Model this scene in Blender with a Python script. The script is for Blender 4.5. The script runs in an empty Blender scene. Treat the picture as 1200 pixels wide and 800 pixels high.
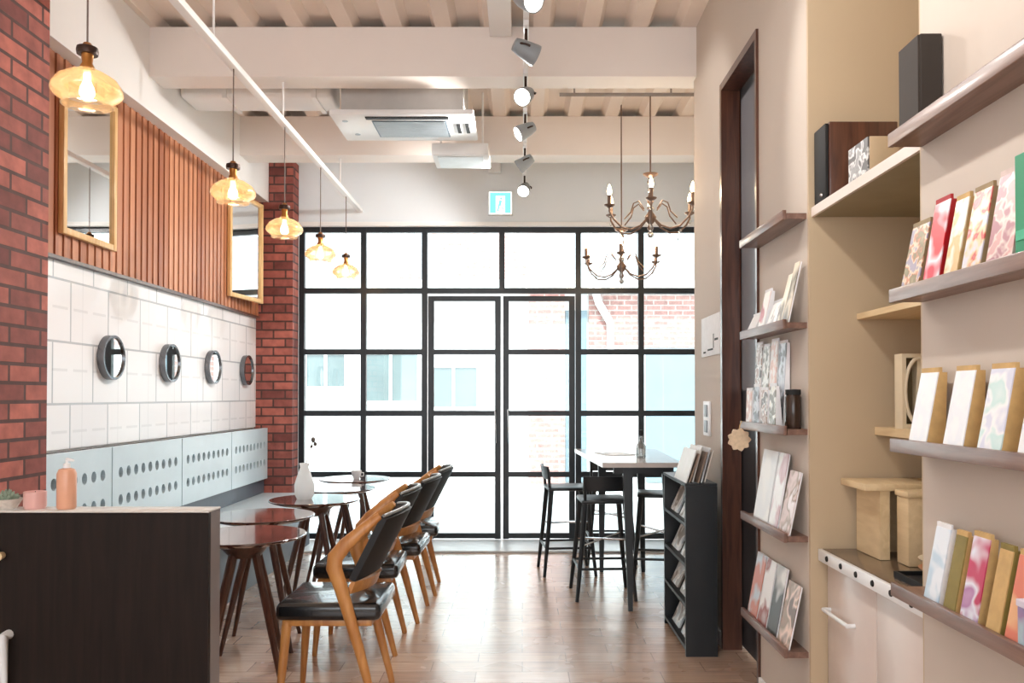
import bpy, bmesh, math, random
from mathutils import Vector, Matrix
random.seed(7)
PI = math.pi
SC = bpy.context.scene
COL = SC.collection

# ------------------------------------------------------------------ camera, world, exposure
cd = bpy.data.cameras.new('camera')
cam = bpy.data.objects.new('camera', cd); COL.objects.link(cam)
cam.location = (0, 0, 1.35)
PITCH = math.radians(0.8)
cam.rotation_euler = (PI / 2 + PITCH, 0, 0)
cd.sensor_width = 36.0
cd.lens = 36.0 * 964 / 1200
cd.shift_x = -0.010
cd.shift_y = (64 - 964 * math.tan(PITCH)) / 1200
cd.clip_start = 0.05
SC.camera = cam

world = bpy.data.worlds.new('sky'); SC.world = world
world.use_nodes = True
bg = world.node_tree.nodes['Background']
bg.inputs[0].default_value = (0.90, 0.955, 1.0, 1)
bg.inputs[1].default_value = 1.9
SC.view_settings.view_transform = 'Standard'
SC.view_settings.look = 'None'
SC.view_settings.gamma = 1.0
SC.view_settings.use_curve_mapping = False
SC.view_settings.exposure = 1.45
sl_ = bpy.data.lights.new('sun', 'SUN'); sl_.energy = 3.0; sl_.angle = 0.05; sl_.color = (1.0, 0.98, 0.95)
sun = bpy.data.objects.new('sun', sl_); COL.objects.link(sun)
sun.rotation_euler = (math.radians(38), 0, math.radians(4))     # high, from behind the cafe, onto the far side of the street

# ------------------------------------------------------------------ materials
def new_mat(name):
    m = bpy.data.materials.new(name); m.use_nodes = True
    nt = m.node_tree
    return m, nt, nt.nodes['Principled BSDF']

def S(c):      # sRGB 0-255 -> linear
    out = []
    for v in c:
        v = v / 255.0
        out.append(v / 12.92 if v <= 0.04045 else ((v + 0.055) / 1.055) ** 2.4)
    return (*out, 1.0)

def plain(name, rgb, rough=0.5, metal=0.0, var=0.06, scale=9.0, bump=0.0, coat=0.0, bscale=None):
    m, nt, b = new_mat(name)
    b.inputs['Roughness'].default_value = rough
    b.inputs['Metallic'].default_value = metal
    if coat: b.inputs['Coat Weight'].default_value = coat
    c = S(rgb)
    tc = nt.nodes.new('ShaderNodeTexCoord')
    n = nt.nodes.new('ShaderNodeTexNoise'); n.inputs['Scale'].default_value = scale
    n.inputs['Detail'].default_value = 4
    nt.links.new(tc.outputs['Object'], n.inputs['Vector'])
    r = nt.nodes.new('ShaderNodeValToRGB')
    r.color_ramp.elements[0].position = 0.3; r.color_ramp.elements[1].position = 0.7
    r.color_ramp.elements[0].color = (*[v * (1 - var) for v in c[:3]], 1)
    r.color_ramp.elements[1].color = (*[min(1, v * (1 + var)) for v in c[:3]], 1)
    nt.links.new(n.outputs['Fac'], r.inputs['Fac'])
    nt.links.new(r.outputs['Color'], b.inputs['Base Color'])
    if bump:
        n2 = nt.nodes.new('ShaderNodeTexNoise'); n2.inputs['Scale'].default_value = bscale or scale * 12
        nt.links.new(tc.outputs['Object'], n2.inputs['Vector'])
        bp = nt.nodes.new('ShaderNodeBump'); bp.inputs['Strength'].default_value = bump
        bp.inputs['Distance'].default_value = 0.004
        nt.links.new(n2.outputs['Fac'], bp.inputs['Height'])
        nt.links.new(bp.outputs['Normal'], b.inputs['Normal'])
    return m

def wood(name, dark, light, grain=(1.0, 14.0, 14.0), rough=0.4, coat=0.0, scale=3.0):
    m, nt, b = new_mat(name)
    tc = nt.nodes.new('ShaderNodeTexCoord')
    mp = nt.nodes.new('ShaderNodeMapping'); mp.inputs['Scale'].default_value = grain
    n = nt.nodes.new('ShaderNodeTexNoise'); n.inputs['Scale'].default_value = scale
    n.inputs['Detail'].default_value = 6; n.inputs['Distortion'].default_value = 0.6
    r = nt.nodes.new('ShaderNodeValToRGB')
    r.color_ramp.elements[0].position = 0.3; r.color_ramp.elements[1].position = 0.7
    r.color_ramp.elements[0].color = S(dark); r.color_ramp.elements[1].color = S(light)
    nt.links.new(tc.outputs['Object'], mp.inputs['Vector'])
    nt.links.new(mp.outputs['Vector'], n.inputs['Vector'])
    nt.links.new(n.outputs['Fac'], r.inputs['Fac'])
    nt.links.new(r.outputs['Color'], b.inputs['Base Color'])
    b.inputs['Roughness'].default_value = rough
    if coat: b.inputs['Coat Weight'].default_value = coat; b.inputs['Coat Roughness'].default_value = 0.15
    return m

def brickmat(name, c1, c2, mortar, bw, bh, ms, rough=0.75, bump=0.6, offset=0.5, smooth=0.1, noise=True, bias=0.0):
    m, nt, b = new_mat(name)
    tc = nt.nodes.new('ShaderNodeTexCoord')
    t = nt.nodes.new('ShaderNodeTexBrick')
    t.inputs['Color1'].default_value = S(c1); t.inputs['Color2'].default_value = S(c2)
    t.inputs['Mortar'].default_value = S(mortar)
    t.inputs['Scale'].default_value = 1.0
    t.inputs['Brick Width'].default_value = bw; t.inputs['Row Height'].default_value = bh
    t.inputs['Mortar Size'].default_value = ms; t.inputs['Mortar Smooth'].default_value = smooth
    t.inputs['Bias'].default_value = bias
    t.offset = offset
    nt.links.new(tc.outputs['UV'], t.inputs['Vector'])
    out = t.outputs['Color']
    if noise:
        n = nt.nodes.new('ShaderNodeTexNoise'); n.inputs['Scale'].default_value = 14; n.inputs['Detail'].default_value = 5
        nt.links.new(tc.outputs['UV'], n.inputs['Vector'])
        mx = nt.nodes.new('ShaderNodeMixRGB'); mx.blend_type = 'OVERLAY'; mx.inputs['Fac'].default_value = 0.6
        nt.links.new(out, mx.inputs['Color1']); nt.links.new(n.outputs['Fac'], mx.inputs['Color2'])
        out = mx.outputs['Color']
    nt.links.new(out, b.inputs['Base Color'])
    b.inputs['Roughness'].default_value = rough
    if bump:
        bp = nt.nodes.new('ShaderNodeBump'); bp.inputs['Strength'].default_value = bump; bp.inputs['Distance'].default_value = 0.006
        bp.invert = True
        nt.links.new(t.outputs['Fac'], bp.inputs['Height']); nt.links.new(bp.outputs['Normal'], b.inputs['Normal'])
    return m

def emit(name, rgb, strength):
    m = bpy.data.materials.new(name); m.use_nodes = True
    nt = m.node_tree; nt.nodes.clear()
    e = nt.nodes.new('ShaderNodeEmission'); e.inputs[0].default_value = S(rgb); e.inputs[1].default_value = strength
    o = nt.nodes.new('ShaderNodeOutputMaterial'); nt.links.new(e.outputs[0], o.inputs[0])
    return m

def glassmat(name, tint, refl=0.08, rough=0.02):
    m = bpy.data.materials.new(name); m.use_nodes = True
    nt = m.node_tree; nt.nodes.clear()
    t = nt.nodes.new('ShaderNodeBsdfTransparent'); t.inputs[0].default_value = tint
    g = nt.nodes.new('ShaderNodeBsdfGlossy'); g.inputs['Roughness'].default_value = rough
    lw = nt.nodes.new('ShaderNodeFresnel'); lw.inputs[0].default_value = 1.45
    mu = nt.nodes.new('ShaderNodeMath'); mu.operation = 'MULTIPLY_ADD'
    mu.inputs[1].default_value = 0.8; mu.inputs[2].default_value = refl
    mu.use_clamp = True
    nt.links.new(lw.outputs[0], mu.inputs[0])
    mx = nt.nodes.new('ShaderNodeMixShader')
    nt.links.new(mu.outputs[0], mx.inputs[0]); nt.links.new(t.outputs[0], mx.inputs[1]); nt.links.new(g.outputs[0], mx.inputs[2])
    o = nt.nodes.new('ShaderNodeOutputMaterial'); nt.links.new(mx.outputs[0], o.inputs[0])
    return m

def printed(name, cols, scale=22.0, rough=0.35, seed=0.0):
    """A printed cover: blotches of several inks."""
    m, nt, b = new_mat(name)
    tc = nt.nodes.new('ShaderNodeTexCoord')
    mp = nt.nodes.new('ShaderNodeMapping'); mp.inputs['Location'].default_value = (seed, seed * 1.7, seed * 0.6)
    v = nt.nodes.new('ShaderNodeTexNoise'); v.inputs['Scale'].default_value = scale; v.inputs['Detail'].default_value = 2
    v.inputs['Distortion'].default_value = 0.3
    r = nt.nodes.new('ShaderNodeValToRGB'); r.color_ramp.interpolation = 'LINEAR'
    n = len(cols)
    els = r.color_ramp.elements
    els[0].position = 0.0; els[0].color = S(cols[0]); els[1].position = 0.36 + 0.28 * 1 / n; els[1].color = S(cols[1 % n])
    for k in range(2, n):
        e = els.new(0.36 + 0.28 * k / n); e.color = S(cols[k])
    nt.links.new(tc.outputs['Object'], mp.inputs[0]); nt.links.new(mp.outputs[0], v.inputs['Vector'])
    nt.links.new(v.outputs['Fac'], r.inputs['Fac']); nt.links.new(r.outputs['Color'], b.inputs['Base Color'])
    b.inputs['Roughness'].default_value = rough
    return m

M = {}
M['brick'] = brickmat('red_brick', (182, 104, 90), (112, 58, 54), (84, 56, 52), 0.215, 0.078, 0.008)
M['cream'] = plain('cream_paint', (202, 189, 177), 0.75, var=0.02, scale=2)
M['tan'] = plain('tan_paint', (194, 173, 144), 0.7, var=0.03, scale=2)
M['white'] = plain('white_paint', (244, 243, 242), 0.65, var=0.015, scale=2)
M['beam'] = plain('warm_white_paint', (240, 232, 226), 0.7, var=0.02, scale=2)
M['deck'] = plain('cream_deck_paint', (240, 226, 214), 0.6, var=0.03, scale=3)
def tile_material():
    m = brickmat('white_tile', (246, 246, 248), (240, 240, 243), (186, 190, 196), 0.40, 0.327, 0.006, rough=0.22, bump=0.4, offset=0.42, noise=False)
    nt = m.node_tree; b = nt.nodes['Principled BSDF']; src = b.inputs['Base Color'].links[0].from_socket
    tc = nt.nodes.new('ShaderNodeTexCoord'); sp = nt.nodes.new('ShaderNodeSeparateXYZ'); nt.links.new(tc.outputs['UV'], sp.inputs[0])
    def band(sock, period, centre, half):
        def mth(op, *v):
            n = nt.nodes.new('ShaderNodeMath'); n.operation = op
            for k, x in enumerate(v):
                if isinstance(x, (int, float)): n.inputs[k].default_value = x
                else: nt.links.new(x, n.inputs[k])
            return n.outputs[0]
        f = mth('FRACT', mth('DIVIDE', sock, period))
        return mth('LESS_THAN', mth('ABSOLUTE', mth('SUBTRACT', f, centre)), half), mth
    a, mth = band(sp.outputs['Y'], 0.327, 0.55, 0.022)
    c, _ = band(sp.outputs['X'], 0.20, 0.5, 0.36)
    d, _ = band(sp.outputs['X'], 0.40, 0.3, 0.006)
    k = mth('MAXIMUM', mth('MULTIPLY', mth('MULTIPLY', a, c), 0.16), mth('MULTIPLY', d, 0.22))
    mx = nt.nodes.new('ShaderNodeMixRGB'); nt.links.new(k, mx.inputs[0]); nt.links.new(src, mx.inputs[1]); mx.inputs[2].default_value = S((110, 116, 124))
    nt.links.new(mx.outputs[0], b.inputs['Base Color'])
    return m
M['tile'] = tile_material()
M['black'] = plain('black_metal', (26, 30, 34), 0.4, var=0.1)
M['frame'] = plain('black_window_steel', (24, 30, 36), 0.35, var=0.1)
M['bronze'] = plain('dark_bronze', (62, 46, 40), 0.35, metal=0.7, var=0.15)
M['bronze_glare'] = plain('glare_pale_bronze', (128, 104, 90), 0.3, metal=0.6, var=0.15)  # chandelier bronze, with the glare that washes it out put into the colour
M['cord'] = plain('grey_brown_cord', (112, 98, 92), 0.6)
M['brass'] = plain('aged_brass', (176, 120, 62), 0.3, metal=0.9, var=0.1)
M['chrome'] = plain('chrome', (205, 208, 210), 0.18, metal=1.0, var=0.03)
M['plastic'] = plain('white_plastic', (236, 237, 238), 0.35, var=0.02)
M['grey_plastic'] = plain('grey_plastic', (150, 158, 164), 0.4, var=0.05)
M['dark'] = plain('dark_void', (16, 16, 18), 0.7)
M['walnut'] = wood('walnut', (64, 36, 28), (100, 62, 46), (14, 14, 1.2), 0.3, 0.4)
M['walnut_y'] = wood('walnut_ledge', (104, 74, 62), (140, 108, 94), (14, 1.2, 14), 0.4, 0.25)
M['table'] = wood('dark_red_table_wood', (58, 30, 26), (96, 52, 44), (2, 14, 14), 0.10, 1.0)
M['table'].node_tree.nodes['Principled BSDF'].inputs['IOR'].default_value = 1.8
M['table'].node_tree.nodes['Principled BSDF'].inputs['Coat Roughness'].default_value = 0.06
M['counter'] = wood('dark_panel_wood', (24, 17, 14), (36, 26, 22), (14, 14, 1.0), 0.5)
M['counter'].node_tree.nodes['Principled BSDF'].inputs['Specular IOR Level'].default_value = 0.2
M['counter_edge'] = plain('grey_laminate_edge', (122, 112, 110), 0.4, var=0.04)
M['counter_top'] = plain('light_stone_top', (214, 210, 204), 0.25, var=0.04, scale=40)
M['oak'] = wood('honey_oak', (176, 112, 56), (212, 152, 86), (10, 10, 1.5), 0.4, 0.2)
M['pale_wood'] = wood('pale_wood', (222, 178, 116), (240, 204, 150), (12, 12, 1.5), 0.4)
M['beech'] = wood('pale_beech', (214, 188, 146), (230, 206, 166), (12, 2, 12), 0.45)
M['leather'] = plain('black_leather', (20, 22, 25), 0.26, var=0.12, scale=20, bump=0.1, coat=0.5)
M['back_cloth'] = plain('black_back_cloth', (22, 24, 27), 0.6, var=0.12, scale=30)
M['mirror'] = plain('mirror_silver', (235, 238, 238), 0.02, metal=1.0, var=0.0)
M['upholstery'] = plain('grey_blue_vinyl', (196, 212, 220), 0.3, var=0.03, scale=6)
M['seat_blue'] = plain('pale_blue_vinyl', (210, 222, 228), 0.3, var=0.03, scale=6)
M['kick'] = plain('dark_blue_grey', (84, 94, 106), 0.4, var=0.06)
M['glass'] = glassmat('window_glass', (0.93, 0.985, 0.99, 1), 0.02)
M['amber'] = glassmat('amber_glass', (0.99, 0.94, 0.86, 1), 0.05, 0.08)
def glow_glass(m, amount, rgb):
    nt = m.node_tree; o = nt.nodes['Material Output']; src = o.inputs[0].links[0].from_socket
    tr = nt.nodes.new('ShaderNodeBsdfTranslucent'); tr.inputs[0].default_value = S(rgb)
    mx = nt.nodes.new('ShaderNodeMixShader'); mx.inputs[0].default_value = amount
    nt.links.new(src, mx.inputs[1]); nt.links.new(tr.outputs[0], mx.inputs[2]); nt.links.new(mx.outputs[0], o.inputs[0])
glow_glass(M['amber'], 0.09, (255, 226, 188))
M['clear'] = glassmat('clear_glass', (0.95, 0.97, 0.97, 1), 0.06, 0.03)
M['bulb'] = emit('warm_bulb', (255, 214, 160), 14)
M['spot'] = emit('spot_lens', (255, 244, 230), 9)
M['exit'] = emit('exit_green', (110, 220, 178), 0.8)
M['exit_white'] = emit('exit_white', (235, 255, 246), 1.1)
M['rim'] = plain('gunmetal', (120, 122, 126), 0.25, metal=0.9)
M['frosted'] = plain('frosted_white_glass', (246, 248, 249), 0.25, var=0.01)
glow_glass(M['frosted'], 0.6, (250, 252, 252))
M['kraft'] = plain('kraft_paper', (200, 164, 108), 0.7, var=0.12, scale=30)
M['paper'] = plain('white_paper', (236, 236, 238), 0.6, var=0.04, scale=25)
M['white_cab'] = plain('white_cabinet', (222, 208, 200), 0.3, var=0.02)
M['counter_dark'] = wood('brown_worktop', (92, 74, 60), (120, 98, 80), (14, 1.5, 14), 0.25, 0.5)

def slat_material():
    m, nt, b = new_mat('walnut_slats')
    tc = nt.nodes.new('ShaderNodeTexCoord')
    sep = nt.nodes.new('ShaderNodeSeparateXYZ'); nt.links.new(tc.outputs['Object'], sep.inputs[0])
    # one tone per board (35 cm boards of slats), another per slat
    def step(scale, seed):
        mu = nt.nodes.new('ShaderNodeMath'); mu.operation = 'MULTIPLY'; mu.inputs[1].default_value = scale
        fl = nt.nodes.new('ShaderNodeMath'); fl.operation = 'FLOOR'
        ad = nt.nodes.new('ShaderNodeMath'); ad.operation = 'ADD'; ad.inputs[1].default_value = seed
        wn = nt.nodes.new('ShaderNodeTexWhiteNoise'); wn.noise_dimensions = '1D'
        nt.links.new(sep.outputs['Y'], mu.inputs[0]); nt.links.new(mu.outputs[0], fl.inputs[0])
        nt.links.new(fl.outputs[0], ad.inputs[0]); nt.links.new(ad.outputs[0], wn.inputs['W'])
        return wn.outputs['Value']
    a, c = step(1 / 0.24, 3.3), step(1 / 0.04, 11.7)
    av = nt.nodes.new('ShaderNodeMath'); av.operation = 'ADD'; nt.links.new(a, av.inputs[0]); nt.links.new(c, av.inputs[1])
    mp = nt.nodes.new('ShaderNodeMapping'); mp.inputs['Scale'].default_value = (30, 30, 1.6)
    n = nt.nodes.new('ShaderNodeTexNoise'); n.inputs['Scale'].default_value = 2; n.inputs['Detail'].default_value = 5
    nt.links.new(tc.outputs['Object'], mp.inputs[0]); nt.links.new(mp.outputs[0], n.inputs['Vector'])
    a2 = nt.nodes.new('ShaderNodeMath'); a2.operation = 'ADD'; nt.links.new(av.outputs[0], a2.inputs[0]); nt.links.new(n.outputs['Fac'], a2.inputs[1])
    d = nt.nodes.new('ShaderNodeMath'); d.operation = 'DIVIDE'; d.inputs[1].default_value = 3.0; nt.links.new(a2.outputs[0], d.inputs[0])
    r = nt.nodes.new('ShaderNodeValToRGB')
    r.color_ramp.elements[0].position = 0.15; r.color_ramp.elements[1].position = 0.85
    r.color_ramp.elements[0].color = S((158, 92, 60)); r.color_ramp.elements[1].color = S((214, 150, 112))
    nt.links.new(d.outputs[0], r.inputs['Fac']); nt.links.new(r.outputs['Color'], b.inputs['Base Color'])
    b.inputs['Roughness'].default_value = 0.45
    return m
M['slats'] = slat_material()

def floor_material():
    m, nt, b = new_mat('wood_floor_planks')
    tc = nt.nodes.new('ShaderNodeTexCoord')
    t = nt.nodes.new('ShaderNodeTexBrick'); t.inputs['Scale'].default_value = 1
    t.inputs['Color1'].default_value = S((206, 176, 152)); t.inputs['Color2'].default_value = S((178, 146, 124))
    t.inputs['Mortar'].default_value = S((140, 108, 90)); t.inputs['Brick Width'].default_value = 0.45
    t.inputs['Row Height'].default_value = 0.15; t.inputs['Mortar Size'].default_value = 0.0025
    nt.links.new(tc.outputs['UV'], t.inputs['Vector'])
    mp = nt.nodes.new('ShaderNodeMapping'); mp.inputs['Scale'].default_value = (1.5, 16, 1)
    n = nt.nodes.new('ShaderNodeTexNoise'); n.inputs['Scale'].default_value = 3; n.inputs['Detail'].default_value = 6
    nt.links.new(tc.outputs['UV'], mp.inputs[0]); nt.links.new(mp.outputs[0], n.inputs['Vector'])
    mx = nt.nodes.new('ShaderNodeMixRGB'); mx.blend_type = 'OVERLAY'; mx.inputs['Fac'].default_value = 0.5
    nt.links.new(t.outputs['Color'], mx.inputs['Color1']); nt.links.new(n.outputs['Fac'], mx.inputs['Color2'])
    nt.links.new(mx.outputs['Color'], b.inputs['Base Color'])
    n2 = nt.nodes.new('ShaderNodeTexNoise'); n2.inputs['Scale'].default_value = 2.2; n2.inputs['Detail'].default_value = 3
    nt.links.new(tc.outputs['UV'], n2.inputs['Vector'])
    mr = nt.nodes.new('ShaderNodeMapRange'); mr.inputs['To Min'].default_value = 0.2; mr.inputs['To Max'].default_value = 0.34
    nt.links.new(n2.outputs['Fac'], mr.inputs['Value']); nt.links.new(mr.outputs[0], b.inputs['Roughness'])
    b.inputs['Coat Weight'].default_value = 0.8; b.inputs['Coat Roughness'].default_value = 0.2
    bp = nt.nodes.new('ShaderNodeBump'); bp.invert = True; bp.inputs['Strength'].default_value = 0.25; bp.inputs['Distance'].default_value = 0.002
    nt.links.new(t.outputs['Fac'], bp.inputs['Height']); nt.links.new(bp.outputs['Normal'], b.inputs['Normal'])
    return m
M['floor'] = floor_material()

# ------------------------------------------------------------------ mesh helpers
class B:
    def __init__(self): self.bm = bmesh.new()
    def _xf(self, verts, mat):
        if mat is not None: bmesh.ops.transform(self.bm, matrix=mat, verts=verts)
    def box(self, x0, x1, y0, y1, z0, z1, bev=0.0, seg=2, mat=None):
        r = bmesh.ops.create_cube(self.bm, size=1.0)
        vs = r['verts']
        sx, sy, sz = abs(x1 - x0), abs(y1 - y0), abs(z1 - z0)
        for v in vs:
            v.co = Vector(((x0 + x1) / 2 + v.co.x * sx, (y0 + y1) / 2 + v.co.y * sy, (z0 + z1) / 2 + v.co.z * sz))
        if bev > 0:
            es = list({e for v in vs for e in v.link_edges})
            rr = bmesh.ops.bevel(self.bm, geom=es, offset=min(bev, 0.49 * min(sx, sy, sz)), segments=seg, affect='EDGES', profile=0.5)
            vs = list({v for f in rr['faces'] for v in f.verts} | {v for v in vs if v.is_valid})
        self._xf(vs, mat)
        return self
    def hexa(self, bottom, top):
        """a solid from 4 bottom points and 4 top points (same winding)"""
        vb = [self.bm.verts.new(p) for p in bottom]; vt = [self.bm.verts.new(p) for p in top]
        self.bm.faces.new(vb[::-1]); self.bm.faces.new(vt)
        n = len(vb)
        for i in range(n):
            self.bm.faces.new((vb[i], vb[(i + 1) % n], vt[(i + 1) % n], vt[i]))
        return self
    def prism(self, poly, axis, a0, a1):
        """poly of 2D points extruded along an axis: x -> (y,z), y -> (x,z), z -> (x,y)"""
        def P(p, a):
            return {'x': (a, p[0], p[1]), 'y': (p[0], a, p[1]), 'z': (p[0], p[1], a)}[axis]
        return self.hexa([P(p, a0) for p in poly], [P(p, a1) for p in poly])
    def tube(self, pts, rad, n=10, flat=None, caps=True):
        pts = [Vector(p) for p in pts]
        rads = rad if isinstance(rad, (list, tuple)) else [rad] * len(pts)
        rings = []; up = None
        for i, p in enumerate(pts):
            if i == 0: t = pts[1] - p
            elif i == len(pts) - 1: t = p - pts[i - 1]
            else: t = (pts[i + 1] - p).normalized() + (p - pts[i - 1]).normalized()
            t.normalize()
            if up is None:
                up = Vector((0, 0, 1)) if abs(t.z) < 0.9 else Vector((0, 1, 0))
                if flat is not None: up = Vector(flat)
            s = t.cross(up)
            if s.length < 1e-6: s = t.cross(Vector((1, 0, 0)))
            s.normalize(); u = s.cross(t).normalized(); up = u if flat is None else up
            ring = []
            ra = rads[i]
            r1, r2 = ra if isinstance(ra, (list, tuple)) else (ra, ra)
            for k in range(n):
                a = 2 * PI * k / n
                ring.append(self.bm.verts.new(p + s * (r1 * math.cos(a)) + u * (r2 * math.sin(a))))
            rings.append(ring)
        for a, b in zip(rings, rings[1:]):
            for k in range(n):
                self.bm.faces.new((a[k], a[(k + 1) % n], b[(k + 1) % n], b[k]))
        if caps:
            self.bm.faces.new(rings[0][::-1]); self.bm.faces.new(rings[-1])
        return self
    def lathe(self, prof, c=(0, 0, 0), n=24, mat=None, closed=False):
        c = Vector(c); rings = []; new = []
        for r, z in prof:
            if r < 1e-5:
                v = self.bm.verts.new(c + Vector((0, 0, z))); rings.append([v]); new.append(v)
            else:
                ring = [self.bm.verts.new(c + Vector((r * math.cos(2 * PI * k / n), r * math.sin(2 * PI * k / n), z))) for k in range(n)]
                rings.append(ring); new += ring
        pairs = list(zip(rings, rings[1:]))
        if closed: pairs.append((rings[-1], rings[0]))
        for a, b in pairs:
            if len(a) == 1 and len(b) == 1: continue
            for k in range(n):
                k2 = (k + 1) % n
                if len(a) == 1: self.bm.faces.new((a[0], b[k2], b[k]))
                elif len(b) == 1: self.bm.faces.new((a[k], a[k2], b[0]))
                else: self.bm.faces.new((a[k], a[k2], b[k2], b[k]))
        self._xf(new, mat)
        return self
    def ball(self, c, r, seg=12, sz=1.0):
        rr = bmesh.ops.create_uvsphere(self.bm, u_segments=seg, v_segments=max(6, seg // 2), radius=r)
        for v in rr['verts']: v.co = Vector(c) + Vector((v.co.x, v.co.y, v.co.z * sz))
        return self
    def grid(self, fn, nu, nv):
        """surface fn(u,v)->point, u,v in 0..1"""
        vs = [[self.bm.verts.new(fn(i / nu, j / nv)) for j in range(nv + 1)] for i in range(nu + 1)]
        for i in range(nu):
            for j in range(nv):
                self.bm.faces.new((vs[i][j], vs[i + 1][j], vs[i + 1][j + 1], vs[i][j + 1]))
        return vs
    def slab(self, fn, th, nu, nv):
        """closed solid from a surface fn and its back face fn offset by th(u,v) vector"""
        a = self.grid(fn, nu, nv)
        b = self.grid(lambda u, v: Vector(fn(u, v)) + Vector(th(u, v)), nu, nv)
        bd = [(i, 0) for i in range(nu)] + [(nu, j) for j in range(nv)] + [(i, nv) for i in range(nu, 0, -1)] + [(0, j) for j in range(nv, 0, -1)]
        for k in range(len(bd)):
            p, q = bd[k], bd[(k + 1) % len(bd)]
            self.bm.faces.new((a[q[0]][q[1]], a[p[0]][p[1]], b[p[0]][p[1]], b[q[0]][q[1]]))
        return self

def box(*a, **k): return B().box(*a, **k)

def obj(name, b, mat, parent=None, smooth=35, off=None):
    """link the collected shape as ONE mesh object. off: world coordinates authored, subtract this point"""
    bm = b.bm
    bmesh.ops.recalc_face_normals(bm, faces=bm.faces)
    if off is not None: bmesh.ops.translate(bm, verts=bm.verts, vec=-Vector(off))
    origin = Vector((0, 0, 0))
    if parent is None and off is None:
        lo = Vector([min(v.co[i] for v in bm.verts) for i in range(3)]); hi = Vector([max(v.co[i] for v in bm.verts) for i in range(3)])
        origin = Vector(((lo.x + hi.x) / 2, (lo.y + hi.y) / 2, lo.z))
    uv = bm.loops.layers.uv.new('UVMap')
    for f in bm.faces:
        n = f.normal; ax = max(range(3), key=lambda i: abs(n[i]))
        for l in f.loops:
            c = l.vert.co
            l[uv].uv = (c.y, c.z) if ax == 0 else ((c.x, c.z) if ax == 1 else (c.x, c.y))
    if origin.length: bmesh.ops.translate(bm, verts=bm.verts, vec=-origin)
    me = bpy.data.meshes.new(name); bm.to_mesh(me); bm.free()
    if smooth:
        for p in me.polygons: p.use_smooth = True
        me.set_sharp_from_angle(angle=math.radians(smooth))
    me.materials.append(mat)
    o = bpy.data.objects.new(name, me); COL.objects.link(o)
    o.location = origin
    if parent is not None: o.parent = parent; o.location = (0, 0, 0)
    return o

def tag(o, label, cat, group=None):
    o['label'] = label; o['category'] = cat
    if group: o['group'] = group
    return o

def thing(name, label, cat, loc=(0, 0, 0), rotz=0.0, group=None):
    o = bpy.data.objects.new(name, None); COL.objects.link(o)
    o.empty_display_size = 0.1
    o.location = loc; o.rotation_euler = (0, 0, rotz)
    return tag(o, label, cat, group)

def struct(name, b, mat, parent=None, smooth=0):
    o = obj(name, b, mat, parent, smooth, off=parent.location if parent is not None else None)
    o['kind'] = 'structure'
    return o

def dup(root, loc, rotz=0.0, label=None, group=None):
    def cp(o, par):
        c = o.copy(); COL.objects.link(c); c.parent = par
        for ch in list(o.children): cp(ch, c)
        return c
    r = cp(root, None)
    r.location = loc; r.rotation_euler = (root.rotation_euler.x, root.rotation_euler.y, rotz)
    if label: r['label'] = label
    if group: r['group'] = group
    return r

def lamp(kind, loc, energy, color, size=0.03, rot=None, parent=None, spot=None):
    l = bpy.data.lights.new('light', kind); l.energy = energy; l.color = color
    if hasattr(l, 'shadow_soft_size'): l.shadow_soft_size = size
    if spot: l.spot_size = spot; l.spot_blend = 0.5
    o = bpy.data.objects.new('light', l); COL.objects.link(o); o.location = loc
    if rot: o.rotation_euler = rot
    if parent: o.parent = parent
    return o

# ------------------------------------------------------------------ room shell
RX, LX, WY, CZ = 1.08, -2.43, 7.65, 3.64     # right wall, left wall, window plane, deck height
struct('floor', box(-4.2, 3.2, -2.2, WY + 0.12, -0.12, 0.0), M['floor'])

def deck():
    b = B(); p = 0.305; h = 0.06
    x = -4.2; prof = []
    while x < 3.2:
        prof += [(x, CZ), (x + 0.10, CZ), (x + 0.135, CZ + h), (x + 0.27, CZ + h)]
        x += p
    prof = prof + [(x, CZ), (x, CZ + 0.15), (-4.2, CZ + 0.15)]
    vs0 = [b.bm.verts.new((q[0], -2.2, q[1])) for q in prof]; vs1 = [b.bm.verts.new((q[0], WY + 0.12, q[1])) for q in prof]
    n = len(prof)
    for i in range(n): b.bm.faces.new((vs0[i], vs0[(i + 1) % n], vs1[(i + 1) % n], vs1[i]))
    return b
struct('ceiling', deck(), M['deck'])

def beam(y0, y1, z0, x0, x1):
    b = B(); t = 0.03
    b.box(x0, x1, y0, y1, z0, z0 + t)                       # lower flange
    b.box(x0, x1, y0, y0 + t, z0 + t, CZ - 0.002); b.box(x0, x1, y1 - t, y1, z0 + t, CZ - 0.002)
    return b
struct('ceiling_beam', beam(5.07, 5.27, 3.33, -2.31, 2.2), M['beam'])
struct('ceiling_beam', beam(6.70, 6.92, 3.32, -2.31, 2.2), M['beam'])
struct('ceiling_beam', box(-0.20, -0.065, 0.6, 5.065, 3.575, 3.638, 0.004), M['white'])     # small box rail under the deck

struct('wall_left', box(-2.58, LX, 3.05, WY, 0, CZ), M['white'])
struct('trim_1', box(LX, LX + 0.012, 3.601, WY - 0.1, 1.07, 2.055), M['tile'])           # tiled dado
struct('ceiling_bulkhead', box(LX, -2.31, 3.601, WY - 0.001, 3.115, CZ - 0.001), M['white'])
struct('wall_pillar', box(LX, -2.08, 3.05, 3.60, 0, CZ - 0.001), M['brick'])
def far_pillar():
    b = B(); b.box(LX + 0.001, -2.085, 7.46, WY - 0.001, 0, 3.112); b.box(-2.305, -2.085, 7.46, WY - 0.001, 3.112, 3.50); return b
struct('wall_pillar', far_pillar(), M['brick'])

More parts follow.
